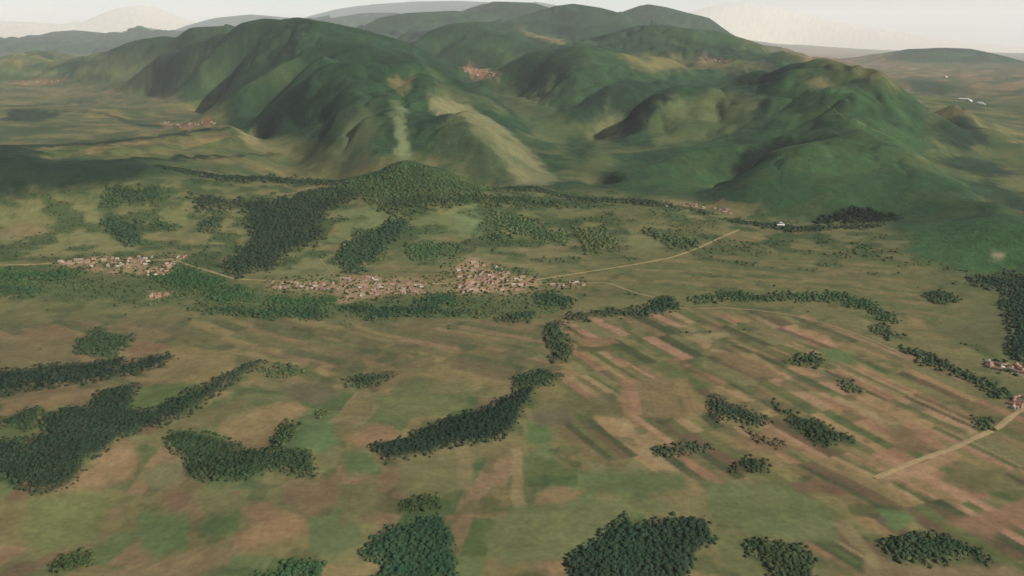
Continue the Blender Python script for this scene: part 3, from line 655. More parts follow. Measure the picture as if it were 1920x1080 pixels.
clearing([(1120, 230), (1140, 200), (1165, 215), (1165, 255), (1140, 250)], (116, 118, 80), 0.006, label='pale flank of the small knoll', dmin=7000)
clearing([(1215, 230), (1250, 200), (1320, 190), (1400, 205), (1410, 235), (1330, 260), (1230, 275)], (96, 103, 66), 0.010, label='olive meadow on the face of the bulging hill', dmin=7000)
clearing([(1500, 145), (1560, 148), (1580, 165), (1520, 165)], (122, 112, 76), 0.006, label='tan meadow under the top of the long hill', dmin=7500)
clearing([(1160, 100), (1240, 105), (1290, 112), (1300, 130), (1220, 135), (1190, 125)], (124, 114, 74), 0.006, label='tan meadows on the tableland edge', dmin=9000)
clearing([(1300, 110), (1400, 115), (1450, 125), (1380, 130), (1300, 128)], (116, 106, 70), 0.006, label='tan fields round the tableland hamlet', dmin=9000)
clearing([(960, 52), (1000, 62), (1065, 78), (1060, 84), (1000, 70)], (126, 116, 82), 0.003, label='tan rim on the right slope of the domed hill', dmin=13000)
clearing([(1690, 300), (1800, 290), (1920, 300), (1920, 370), (1850, 350), (1780, 320)], (100, 104, 66), 0.012, 0.7, label='mixed meadows beyond the near spur on the right', dmin=6000)
def wood_or_shade(pix, c, label, soft=0.005, **k):  # woods on the hills; some patches carry painted shade
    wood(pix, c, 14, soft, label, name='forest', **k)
wood_or_shade(None, (16, 34, 26), 'forest with painted black shade in the gully across the near spur', ground=[(ray(x, 300)[0], math.log(d)) for x, d in [(1384, 6060), (1420, 6290), (1460, 6430), (1500, 6540), (1545, 6680), (1580, 6820), (1595, 6990), (1560, 6990), (1480, 6835), (1430, 6775), (1400, 6730), (1384, 6500)]])  # shade of the gully painted into the forest colour
wood_or_shade([(1162, 265), (1165, 235), (1185, 205), (1225, 178), (1260, 166), (1270, 175), (1230, 198), (1210, 225), (1195, 250)], (16, 32, 28), 'forest with near-black painted shade on the left flank of the bulging hill', dmin=7000)  # hill's shadow side painted near-black over its trees
wood_or_shade([(1070, 205), (1110, 180), (1140, 160), (1140, 185), (1110, 215), (1080, 215)], (36, 56, 44), 'forest with a painted shadow on the small knoll', dmin=7000)  # cast shadow painted as a darker forest tone
wood_or_shade([(965, 178), (960, 160), (985, 130), (1030, 105), (1060, 92), (1030, 120), (1000, 150)], (38, 58, 46), 'forest edge with painted shade down the left of the facing hill', dmin=9000)  # shade of the left flank darkened into the colour
wood_or_shade([(480, 250), (490, 215), (530, 180), (570, 160), (590, 170), (540, 210), (515, 250), (500, 262)], (34, 52, 44), 'forest with painted shade on the left side of the nose hill', 0.008, dmin=7000)  # forest colour holds the shade of this side
wood_or_shade([(1370, 150), (1430, 132), (1480, 122), (1470, 140), (1440, 175), (1410, 185), (1390, 165)], (40, 62, 46), 'forest with painted shade on the left flank of the long hill', 0.008, dmin=7500)  # flank painted darker to stand for its shade
wood_or_shade([(1735, 250), (1760, 220), (1790, 205), (1830, 230), (1860, 270), (1800, 285)], (38, 58, 44), 'dark forest on the right hand knoll', 0.008, dmin=7000)
wood_or_shade([(820, 225), (870, 218), (930, 260), (960, 300), (970, 345), (930, 350), (870, 320), (820, 290)], (76, 88, 62), 'dull green forest on the lower face of the nose hill', 0.010, dmin=5900)
wood_or_shade([(15, 205), (60, 205), (125, 213), (100, 222), (70, 230), (0, 228)], (52, 68, 48), 'dark wood on the left valley floor', 0.004, dmin=7000)
clearing([(800, 175), (870, 190), (940, 235), (1000, 290), (1050, 340), (990, 352), (950, 312), (915, 264), (870, 222), (815, 212)], (124, 121, 88), 0.007, label='long pale bare rib on the right edge of the nose hill', dmin=5800)
wood_or_shade([(1745, 300), (1800, 290), (1870, 303), (1910, 330), (1850, 332), (1790, 318)], (44, 64, 46), 'dark wood just beyond the near spur on the right', 0.008, dmin=6600)
wood_or_shade([(1800, 350), (1850, 335), (1940, 372), (1960, 410), (1900, 398), (1860, 375)], (50, 72, 50), 'wood beyond the descending crest near the right edge', 0.008, dmin=5600)
wood_or_shade([(1700, 150), (1760, 152), (1800, 165), (1770, 180), (1710, 172)], (56, 76, 52), 'wood left of the white works sheds', 0.008, dmin=9000)
wood_or_shade([(1060, 255), (1095, 250), (1120, 285), (1090, 310), (1065, 285)], (58, 80, 52), 'loose green wood on the middle valley floor', 0.008, dmin=6500)
patch([(1400, 396), (1470, 360), (1600, 340), (1690, 370), (1690, 414), (1600, 416), (1530, 420), (1470, 414)], A(50, 76, 48), 0.008, 1.0, 0.9, forest=1.0, dmin=4550)
wood_or_shade([(1530, 418), (1550, 400), (1600, 388), (1640, 392), (1690, 410), (1640, 416)], (12, 28, 24), 'forest with painted black-green shade in the hollow behind the front ridge', dmin=4500)  # shadow in the hollow painted onto the forest
# ================================================================== end traced cover

# ------------------------------------------------------------------ soften the cover like ground seen from the air, raise the canopy
def blur(V, n=1):
    for _ in range(n):
        for ax in (0, 1):
            p = np.roll(V, 1, ax); q = np.roll(V, -1, ax)
            if ax == 0: p[0] = V[0]; q[-1] = V[-1]
            else: p[:, 0] = V[:, 0]; q[:, -1] = V[:, -1]
            V = 0.25 * p + 0.5 * V + 0.25 * q
    return V
sc4 = smooth(-0.05, 0.16, fbm(X / 130 + 15, Y / 95 + 71, 4)) * smooth(3750, 4100, D) * smooth(6200, 5600, D) * np.where(GA < ray(1150, 430)[0], 1.0, 0.65) * (FOR < 0.4)
sc5 = smooth(0.0, 0.2, fbm(X / 420 + 3, Y / 260 + 71, 4)) * smooth(6000, 6600, D) * smooth(22000, 15000, D) * (FOR < 0.4) * 0.8
sc4 = blur(np.maximum(sc4, sc5), 1)[..., None] * 0.8
C = C * (1 - sc4) + A(62, 82, 50) * sc4
C = blur(C, 1) * 0.5 + C * 0.5
C = C * (1 + (0.16 * fbm(X / 50 + 3, Y / 50, 3) + 0.10 * fbm(X / 220, Y / 220 + 5, 3)) * smooth(70000, 25000, D))[..., None]
C = C * (1 + FOR * smooth(4500, 7000, D) * (0.34 * fbm(X / 75 + 1, Y / 75 + 8, 3) + 0.22 * fbm(X / 190 + 1, Y / 190, 3)))[..., None]
C = np.clip(C, 0.004, 0.9)
lump = vnoise(X / 16, Y / 16) * 0.6 + vnoise(X / 7 + 9, Y / 7) * 0.4
fade = np.interp(D, [1500, 4000, 9000], [1, 0.8, 0.0])
HGT = HGT + CAN * (1 + 0.22 * lump * fade)
Z = HGT

# hills: every rise beyond the front ridge belongs to the crest nearest to it
is_hill = (HGT - CAN > np.interp(D, [4000, 5500, 9000, 15000, 30000], [70, 100, 110, 220, 330])) & (D > 4300) & (best < 0.22)
HLAB = dict(low_ridge='low ridge of fields and dark woods running across in front of the hills',
            wooded_shoulder='smooth green wooded shoulder at the right edge above the dark hollow',
            terrace_ridge='low green terrace ridge between the left valley fields',
            nose_hill='blunt steep hill nose with a pale cleared strip down its face',
            middle_spur='long wooded spur directly behind the blunt nose hill',
            great_hill='highest dark green rounded hill on the left, wooded to the top',
            long_ridge='paler wooded ridge trailing left behind the great rounded hill',
            patchy_hills='small patchy hills beyond the left valley floor',
            hazy_hills='hazy grey-green hills on the left skyline',
            domed_hill='domed wooded hill behind the valley village',
            skyline_hills='hazy rounded hills along the central skyline',
            peaked_hill='broad pointed hill on the central skyline',
            facing_hill='dark wooded hill facing the valley village from the right',
            tableland='wooded tableland stepping down to the right hand plain',
            small_knoll='small knoll with a dark shaded flank above the middle valley',
            bulging_hill='bulging hill with an olive face and a dark shaded left side',
            gullied_spur='large smooth green spur with a dark gully across it',
            long_hill='long hill with a dark left flank and a meadow below its top',
            wooded_knoll='dark wooded knoll on the right before the far plain',
            isolated_hill='isolated blue-green hill rising from the far right plain',
            pale_mountains='far mountains painted haze-pale, fading into the haze')
hid = []
for nm in HN:
    REGIONS.append(dict(name=nm if nm[-1] != 's' else nm, kind='structure', label=HLAB[nm], category='hills' if nm.endswith('s') else 'hill'))
    hid.append(len(REGIONS) - 1)
REG[is_hill & (REG == 0)] = np.array(hid)[own[is_hill & (REG == 0)]]
# field cells of the near plain, the 230 that show largest
near = (REG == 0) & (CELL > 0) & (D < 3900) & (np.abs(GA) < math.radians(35))
ids, cnt = np.unique(CELL[near], return_counts=True)
top = ids[np.argsort(-cnt)[:230]]
lut = {}
for c in top:
    REGIONS.append(dict(name='field', parent=0)); lut[int(c)] = len(REGIONS) - 1
srt = np.sort(top); val = np.array([lut[int(c)] for c in srt])
pos = np.clip(np.searchsorted(srt, CELL), 0, len(srt) - 1)
m = near & (srt[pos] == CELL)
REG[m] = val[pos[m]]

# ------------------------------------------------------------------ materials
def land_material(name, rough=0.95, relief_=0.6):
    mt = bpy.data.materials.new(name); mt.use_nodes = True
    t = mt.node_tree; b = t.nodes['Principled BSDF']
    b.inputs['Roughness'].default_value = rough
    b.inputs['Specular IOR Level'].default_value = 0.08
    at = t.nodes.new('ShaderNodeAttribute'); at.attribute_name = 'cover'
    tc = t.nodes.new('ShaderNodeTexCoord')
    n1 = t.nodes.new('ShaderNodeTexNoise'); n1.inputs['Scale'].default_value = 1 / 14.0; n1.inputs['Detail'].default_value = 3
    n2 = t.nodes.new('ShaderNodeTexNoise'); n2.inputs['Scale'].default_value = 1 / 45.0; n2.inputs['Detail'].default_value = 4
    for n in (n1, n2): t.links.new(tc.outputs['Object'], n.inputs['Vector'])
    m1 = t.nodes.new('ShaderNodeMapRange'); m1.inputs[1].default_value = 0.3; m1.inputs[2].default_value = 0.7; m1.inputs[3].default_value = 0.86; m1.inputs[4].default_value = 1.14
    m2 = t.nodes.new('ShaderNodeMapRange'); m2.inputs[1].default_value = 0.3; m2.inputs[2].default_value = 0.7; m2.inputs[3].default_value = 0.88; m2.inputs[4].default_value = 1.12
    t.links.new(n1.outputs[0], m1.inputs[0]); t.links.new(n2.outputs[0], m2.inputs[0])
    mu = t.nodes.new('ShaderNodeMath'); mu.operation = 'MULTIPLY'
    t.links.new(m1.outputs[0], mu.inputs[0]); t.links.new(m2.outputs[0], mu.inputs[1])
    vm = t.nodes.new('ShaderNodeVectorMath'); vm.operation = 'SCALE'
    t.links.new(at.outputs['Color'], vm.inputs[0]); t.links.new(mu.outputs[0], vm.inputs['Scale'])
    t.links.new(vm.outputs[0], b.inputs['Base Color'])
    bu = t.nodes.new('ShaderNodeBump'); bu.inputs['Distance'].default_value = 7.0
    ms = t.nodes.new('ShaderNodeMath'); ms.operation = 'MULTIPLY'; ms.inputs[1].default_value = relief_
    t.links.new(at.outputs['Alpha'], ms.inputs[0]); t.links.new(ms.outputs[0], bu.inputs['Strength'])
    ad = t.nodes.new('ShaderNodeMath'); ad.operation = 'MULTIPLY_ADD'; ad.inputs[1].default_value = 2.2
    t.links.new(n2.outputs[0], ad.inputs[0]); t.links.new(n1.outputs[0], ad.inputs[2])
    t.links.new(ad.outputs[0], bu.inputs['Height']); t.links.new(bu.outputs[0], b.inputs['Normal'])
    return mt
M_LAND = land_material('land_cover'); M_WOOD = land_material('woodland_canopy', 0.9); M_ROAD = land_material('road_dust'); M_CROWN = land_material('tree_crown', 0.9, 0.08)

def flat_mat(name, c, var=0.15, scale=0.4, rough=0.85):
    mt = bpy.data.materials.new(name); mt.use_nodes = True
    t = mt.node_tree; b = t.nodes['Principled BSDF']; b.inputs['Roughness'].default_value = rough
    b.inputs['Specular IOR Level'].default_value = 0.15
    tc = t.nodes.new('ShaderNodeTexCoord'); n = t.nodes.new('ShaderNodeTexNoise'); n.inputs['Scale'].default_value = scale
    t.links.new(tc.outputs['Object'], n.inputs['Vector'])
    mx = t.nodes.new('ShaderNodeMix'); mx.data_type = 'RGBA'
    mx.inputs['A'].default_value = (*[v * (1 - var) for v in c], 1); mx.inputs['B'].default_value = (*[min(1, v * (1 + var)) for v in c], 1)
    t.links.new(n.outputs[0], mx.inputs['Factor']); t.links.new(mx.outputs['Result'], b.inputs['Base Color'])
    return mt

# ------------------------------------------------------------------ terrain objects
NX = np.zeros((NT, ND, 3), np.float32)
def grad(V): return np.gradient(V, axis=0), np.gradient(V, axis=1)
xa, xb = grad(X); ya, yb = grad(Y); za, zb = grad(Z)
NX[..., 0] = ya * zb - za * yb; NX[..., 1] = za * xb - xa * zb; NX[..., 2] = xa * yb - ya * xb
NX *= np.sign(NX[..., 2:3]); NX /= np.linalg.norm(NX, axis=-1, keepdims=True)
VERT = np.stack([X, Y, Z], -1).reshape(-1, 3).astype(np.float32)
NRM = NX.reshape(-1, 3)
RGBA = np.concatenate([C, FOR[..., None]], -1).reshape(-1, 4).astype(np.float32)
ii, jj = np.meshgrid(np.arange(NT - 1), np.arange(ND - 1), indexing='ij')
v0 = (ii * ND + jj).ravel()
QUAD = np.stack([v0, v0 + ND, v0 + ND + 1, v0 + 1], 1).astype(np.int32)
FREG = REG[:-1, :-1].ravel()

def mesh_from(name, verts, quads, rgba, nrm=None, mat=None):
    me = bpy.data.meshes.new(name)
    me.vertices.add(len(verts)); me.vertices.foreach_set('co', np.ascontiguousarray(verts, np.float32).ravel())
    nq = len(quads)
    me.loops.add(nq * 4); me.loops.foreach_set('vertex_index', np.ascontiguousarray(quads, np.int32).ravel())
    me.polygons.add(nq); me.polygons.foreach_set('loop_start', np.arange(0, nq * 4, 4, dtype=np.int32))
    me.polygons.foreach_set('use_smooth', np.ones(nq, bool))
    at = me.attributes.new('cover', 'FLOAT_COLOR', 'POINT')
    at.data.foreach_set('color', np.ascontiguousarray(rgba, np.float32).ravel())
    me.update(calc_edges=True)
    if nrm is not None: me.normals_split_custom_set_from_vertices(nrm.tolist())
    if mat: me.materials.append(mat)
    return me

def link(name, me, parent=None, **props):
    o = bpy.data.objects.new(name, me); COL.objects.link(o)
    if parent is not None: o.parent = parent
    for k, v in props.items():
        if v is not None: o[k] = v
    return o

order = np.argsort(FREG, kind='stable'); fs = FREG[order]
starts = np.searchsorted(fs, np.arange(len(REGIONS))); ends = np.searchsorted(fs, np.arange(len(REGIONS)), side='right')
OBJ = {}
for r, reg in enumerate(REGIONS):
    f = order[starts[r]:ends[r]]
    if len(f) < 4: continue
    q = QUAD[f]
    u, inv = np.unique(q, return_inverse=True)
    me = mesh_from(reg['name'], VERT[u], inv.reshape(-1, 4), RGBA[u], NRM[u], M_WOOD if reg.get('kind') == 'stuff' else M_LAND)
    if 'parent' in reg:
        OBJ[r] = link(reg['name'], me, OBJ[reg['parent']])
    else:
        OBJ[r] = link(reg['name'], me, kind=reg.get('kind'), label=reg.get('label') or ('broad plain of small fields and grass below the hills' if r == 0 else None),
                      category=reg.get('category') or ('ground' if r == 0 else None), group=reg.get('group'))

# the plain goes on behind and beside the viewer
t_out = np.radians(np.linspace(50, 310, 66)); d_out = np.exp(np.linspace(math.log(650), math.log(262000), 40))
oa, ob = np.meshgrid(t_out, d_out, indexing='ij')
ov = np.stack([ob * np.sin(oa), ob * np.cos(oa), 0 * oa + 2], -1).reshape(-1, 3)
gi, gj = np.meshgrid(np.arange(65), np.arange(39), indexing='ij'); g0 = (gi * 40 + gj).ravel()
oq = np.stack([g0, g0 + 40, g0 + 41, g0 + 1], 1)
inner = np.radians(np.linspace(0, 360, 61)); rr = np.array([0.5, 200, 400, 655.0])
ia, ib = np.meshgrid(inner, rr, indexing='ij')
iv = np.stack([ib * np.sin(ia), ib * np.cos(ia), 0 * ia - 1], -1).reshape(-1, 3)
gi, gj = np.meshgrid(np.arange(60), np.arange(3), indexing='ij'); g0 = (gi * 4 + gj).ravel()
iq = np.stack([g0, g0 + 4, g0 + 5, g0 + 1], 1) + len(ov)
av = np.concatenate([ov, iv]); aq = np.concatenate([oq, iq])
n_ = fbm(av[:, 0] / 600, av[:, 1] / 600, 3)[:, None]
ac = np.clip(A(108, 106, 70) + n_ * 0.04, 0.02, 0.5)
link('surrounding_ground', mesh_from('surrounding_ground', av, aq, np.concatenate([ac, 0 * n_], 1), None, M_LAND), kind='structure',
     label='farmland going on all round beyond the frame', category='ground')
# ------------------------------------------------------------------ tree crowns over the nearer woods, hedges and gardens
def crown_template():
    rows = [(0.0, 0.0), (0.95, 0.30), (0.74, 0.80)]
    V = [(0, 0, -0.1)]; F = []
    n = 5
    for r, (rad, h) in enumerate(rows[1:]):
        for k in range(n):
            a = (k + 0.5 * r) * 2 * math.pi / n
            V.append((rad * math.cos(a), rad * math.sin(a), h))
    V.append((0, 0, 1.0))
    for r in range(1):
        for k in range(n):
            a, b = 1 + r * n + k, 1 + r * n + (k + 1) % n
            F.append((a, b, b + n, a + n))
    for k in range(n):
        a, b = 1 + n + k, 1 + n + (k + 1) % n
        F.append((a, b, len(V) - 1, len(V) - 1))
    return np.array(V, np.float32), F
TV, TF0 = crown_template()
TQ = np.array([f for f in TF0 if f[2] != f[3]], np.int32); TT = np.array([f[:3] for f in TF0 if f[2] == f[3]], np.int32)

def crowns(name, px_, py_, pz_, size, col, parent=None, **props):
    n = len(px_)
    if n < 3: return
    g = np.random.default_rng(n)
    sc_ = size * np.clip(g.lognormal(0.0, 0.36, n), 0.45, 2.1)
    wob = 1 + g.uniform(-0.22, 0.22, (n, len(TV), 1))
    rot = g.uniform(0, 6.28, n); cr, sr = np.cos(rot)[:, None], np.sin(rot)[:, None]
    tv = TV[None] * wob * sc_[:, None, None] * np.array((0.64, 0.64, 0.62))
    V = np.stack([tv[..., 0] * cr - tv[..., 1] * sr + px_[:, None], tv[..., 0] * sr + tv[..., 1] * cr + py_[:, None], tv[..., 2] + pz_[:, None]], -1).reshape(-1, 3)
    off = (np.arange(n) * len(TV))[:, None, None]
    Q = (TQ[None] + off).reshape(-1, 4); T3 = (TT[None] + off).reshape(-1, 3)
    me = bpy.data.meshes.new(name)
    me.vertices.add(len(V)); me.vertices.foreach_set('co', np.ascontiguousarray(V, np.float32).ravel())
    li = np.concatenate([Q.ravel(), T3.ravel()]).astype(np.int32)
    me.loops.add(len(li)); me.loops.foreach_set('vertex_index', li)
    ls = np.concatenate([np.arange(len(Q)) * 4, len(Q) * 4 + np.arange(len(T3)) * 3]).astype(np.int32)
    me.polygons.add(len(ls)); me.polygons.foreach_set('loop_start', ls); me.polygons.foreach_set('use_smooth', np.ones(len(ls), bool))
    at = me.attributes.new('cover', 'FLOAT_COLOR', 'POINT')
    cc = np.clip(col * g.uniform(0.88, 1.14, (n, 1)) * (1 + g.uniform(-0.1, 0.1, (n, 1)) * np.array((1.6, 0.4, -0.6))), 0.004, 0.5)
    rg = np.repeat(np.concatenate([cc, np.ones((n, 1))], 1), len(TV), 0)
    at.data.foreach_set('color', np.ascontiguousarray(rg, np.float32).ravel())
    me.update(calc_edges=True); me.materials.append(M_CROWN)
    return link(name, me, parent, kind='stuff', **props)

def scatter(mask, spacing, seed, i_off=0, j_off=0):
    """jittered points over the grid cells of a mask, about one for every spacing x spacing metres"""
    g = np.random.default_rng(seed)
    ia, ja = np.nonzero(mask)
    ia = ia + i_off; ja = ja + j_off
    ok_ = (ia < NT - 1) & (ja < ND - 1); ia, ja = ia[ok_], ja[ok_]
    da = TH[ia + 1] - TH[ia]; db = LD[ja + 1] - LD[ja]; d = np.exp(LD[ja])
    lam = d * d * da * db / spacing ** 2
    cnt_ = g.poisson(lam)
    ia = np.repeat(ia, cnt_); ja = np.repeat(ja, cnt_)
    u, v_ = g.random(len(ia)), g.random(len(ia))
    th = TH[ia] + u * (TH[ia + 1] - TH[ia]); ld = LD[ja] + v_ * (LD[ja + 1] - LD[ja])
    z = (HGT[ia, ja] * (1 - u) + HGT[ia + 1, ja] * u) * (1 - v_) + (HGT[ia, ja + 1] * (1 - u) + HGT[ia + 1, ja + 1] * u) * v_
    return np.exp(ld) * np.sin(th), np.exp(ld) * np.cos(th), z, C[ia, ja]

inview = np.abs(GA) < math.radians(36)
flat = np.argsort(REG.ravel(), kind='stable'); rs = REG.ravel()[flat]
for r, reg in enumerate(REGIONS):
    if reg.get('kind') != 'stuff' or r not in OBJ: continue
    f_ = flat[np.searchsorted(rs, r):np.searchsorted(rs, r, side='right')]
    if not len(f_): continue
    fi, fj = f_ // ND, f_ % ND
    i0, i1, j0, j1 = max(fi.min() - 5, 0), min(fi.max() + 6, NT), max(fj.min() - 5, 0), min(fj.max() + 6, ND)
    m_ = REG[i0:i1, j0:j1] == r
    dm = RD[fj].mean()
    if dm > 6300 or 'shoulder at the right edge' in (reg.get('label') or ''): continue
    iv_ = inview[i0:i1, j0:j1]
    sp = 5.6 if dm < 2600 else (7.2 if dm < 4200 else 10.0)
    x_, y_, z_, c_ = scatter(m_ & iv_, sp, r, i0, j0)
    # the edge thins out into saplings and scrub
    ed = blur(m_.astype(np.float32), 3)
    xe, ye, ze, ce = scatter((ed > 0.02) & ~m_ & iv_ & (FOR[i0:i1, j0:j1] < 0.9), sp * 2.0, r + 5000, i0, j0)
    cm_ = C[i0:i1, j0:j1][m_].mean(0)
    x_, y_, z_ = np.concatenate([x_, xe]), np.concatenate([y_, ye]), np.concatenate([z_, ze + 1.2])
    c_ = np.concatenate([c_, np.tile(cm_ * 1.1, (len(xe), 1))])
    crowns('tree_crowns', x_, y_, z_ - 1.8, sp * 1.05, c_ * 1.05, OBJ[r])
# lone trees, bushes and garden trees
m_ = inview & (REG < 1000) & (D > 3000) & (D < 5200) & (FOR < 0.4) & (scr[..., 0] > 0.32)
x_, y_, z_, c_ = scatter(m_, 60, 991)
crowns('bushes', x_, y_, z_ - 1, 5.5, np.tile(A(52, 72, 42) * 0.8, (len(x_), 1)), label='scattered bushes and lone trees over the fields and slopes', category='bushes')
thick = inview & (REG >= 0) & (FOR < 0.35) & (D < 5900) & (sc4[..., 0] > 0.42)
x_, y_, z_, c_ = scatter(thick, 19, 994)
crowns('thickets', x_, y_, z_ - 1.2, 7.5, c_ * 0.85, label='mottled green thickets and scrub on the slope above the villages', category='scrub')
vm = np.zeros((NT, ND), bool)
for pix in ([(100, 482), (350, 474), (352, 505), (300, 525), (100, 508)], [(490, 522), (640, 512), (800, 520), (850, 480), (1020, 515), (1110, 526), (1100, 540), (980, 556), (640, 566), (490, 548)], [(1840, 672), (1960, 680), (1960, 712), (1850, 700)]):
    poly = [hit(a, b) for a, b in dens([tuple(map(float, p)) for p in pix] + [tuple(map(float, pix[0]))], 30)[:-1]]
    xs = [p[0] for p in poly]; ys = [p[1] for p in poly]
    i0, i1 = np.searchsorted(TH, min(xs)), np.searchsorted(TH, max(xs)); j0, j1 = np.searchsorted(LD, min(ys)), np.searchsorted(LD, max(ys))
    vm[i0:i1, j0:j1] |= sdf(poly, i0, i1, j0, j1, 0) > 0
x_, y_, z_, c_ = scatter(vm, 22, 992)
crowns('garden_trees', x_, y_, z_ - 1, 6.5, np.tile(A(54, 76, 44) * 0.85, (len(x_), 1)), label='garden trees and orchards between the village houses', category='trees')
bm_ = inview & (FOR > 0.3) & (REG == 0) & (D > 3000) & (D < 4600)
x_, y_, z_, c_ = scatter(bm_, 17, 993)
crowns('riverside_trees', x_, y_, z_ - 1.5, 8.0, c_ * 0.78, label='loose green trees of the river belt below the villages', category='trees')
print('CROWN FACES', sum(len(o.data.polygons) for o in COL.objects if o.type == 'MESH' and o.name.split('.')[0] in ('tree_crowns', 'bushes', 'garden_trees', 'riverside_trees')))
# ------------------------------------------------------------------ roads
def ribbon(name, pix, width, c, label, lift=1.2, **k):
    pts = [place(x, y, **k) for x, y in dens([tuple(map(float, p)) for p in pix], 9)]
    P3 = np.array(pts)
    for _ in range(2): P3[1:-1] = 0.25 * P3[:-2] + 0.5 * P3[1:-1] + 0.25 * P3[2:]
    tan = np.gradient(P3[:, :2], axis=0); tan /= np.linalg.norm(tan, axis=1, keepdims=True) + 1e-9
    nor = np.stack([-tan[:, 1], tan[:, 0]], 1)
    offs = (-1.0, -0.55, 0.0, 0.55, 1.0)
    V, R = [], []
    for i in range(len(P3)):
        jit = 1 + 0.25 * math.sin(i * 1.7) * math.cos(i * 0.6)
        for o in offs:
            x, y = P3[i, :2] + nor[i] * o * width * 0.5 * jit
            th, ld = math.atan2(x, y), 0.5 * math.log(x * x + y * y)
            edge = abs(o) > 0.9
            V.append((x, y, ground_z(th, ld) + (lift if not edge else lift * 0.4)))
            ia = min(max(int(np.searchsorted(TH, th)), 0), NT - 1); ja = min(max(int(np.searchsorted(LD, ld)), 0), ND - 1)
            g = C[ia, ja]
            f = 0.25 if edge else (0.85 if o == 0 else 0.95)
            R.append((*(g * (1 - f) + A(*c) * f), 0))
    n = len(offs)
    Q = [(i * n + j, i * n + j + 1, (i + 1) * n + j + 1, (i + 1) * n + j) for i in range(len(P3) - 1) for j in range(n - 1)]
    link(name, mesh_from(name, np.array(V), np.array(Q), np.array(R), None, M_ROAD), kind='structure', label=label, category='road')
    return P3

R_MAIN = [(-60, 498), (0, 497), (60, 496), (105, 494), (200, 490), (330, 487), (352, 497), (415, 515), (435, 523), (520, 527), (600, 534), (700, 535), (860, 531), (930, 528), (1010, 524), (1100, 510), (1180, 498), (1260, 483), (1310, 465), (1350, 446), (1385, 431)]
ribbon('road', R_MAIN, 16, (158, 142, 104), 'pale road through both villages and up to the ridge')
ribbon('road', [(990, 533), (1060, 531), (1140, 530), (1165, 540), (1200, 552), (1228, 557)], 14, (150, 132, 96), 'short road leaving the long village to the river on the right')
ribbon('road', [(1263, 574), (1290, 580), (1360, 577), (1420, 582), (1480, 590), (1540, 605), (1600, 625), (1640, 640), (1690, 664)], 12, (146, 126, 92), 'curving farm road below the right river trees')
ribbon('road', [(1990, 735), (1920, 765), (1890, 785), (1872, 803), (1830, 820), (1790, 840), (1730, 860), (1690, 875), (1640, 897)], 19, (164, 142, 108), 'farm road running in from the right edge')
ribbon('track', [(598, 485), (612, 500), (622, 515), (640, 530)], 9, (136, 126, 86), 'short track climbing from the long village')
ribbon('track', [(300, 515), (318, 502), (330, 490), (350, 478)], 14, (160, 140, 104), 'track crossing the right end of the left village')
ribbon('track', [(1480, 428), (1540, 421), (1590, 413), (1610, 408)], 11, (120, 122, 88), 'thin track leading to the dark hollow', dmin=4000)
ribbon('track', [(1420, 415), (1460, 425), (1520, 428)], 14, (150, 134, 100), 'pale track along the low ridge on the right', dmin=4000)
ribbon('track', [(1548, 192), (1570, 212), (1600, 226), (1625, 236)], 14, (104, 112, 76), 'pale forest track near the top of the long hill', dmin=6500)
ribbon('track', [(1632, 240), (1680, 262), (1740, 300), (1790, 332)], 12, (90, 104, 66), 'pale forest track down the back of the near spur', dmin=6000)

# ------------------------------------------------------------------ houses
ROOFS = [flat_mat('roof_tile_orange', (0.21, 0.11, 0.068)), flat_mat('roof_tile_brown', (0.17, 0.10, 0.07)), flat_mat('roof_tile_pale', (0.24, 0.165, 0.11)), flat_mat('roof_sheet_light', (0.30, 0.26, 0.20))]
WALLS = [flat_mat('plaster_cream', (0.25, 0.205, 0.145), 0.08), flat_mat('plaster_white', (0.29, 0.25, 0.19), 0.08), flat_mat('plaster_pink', (0.24, 0.17, 0.12), 0.08)]
M_CHIM = flat_mat('chimney_brick', (0.28, 0.14, 0.10))

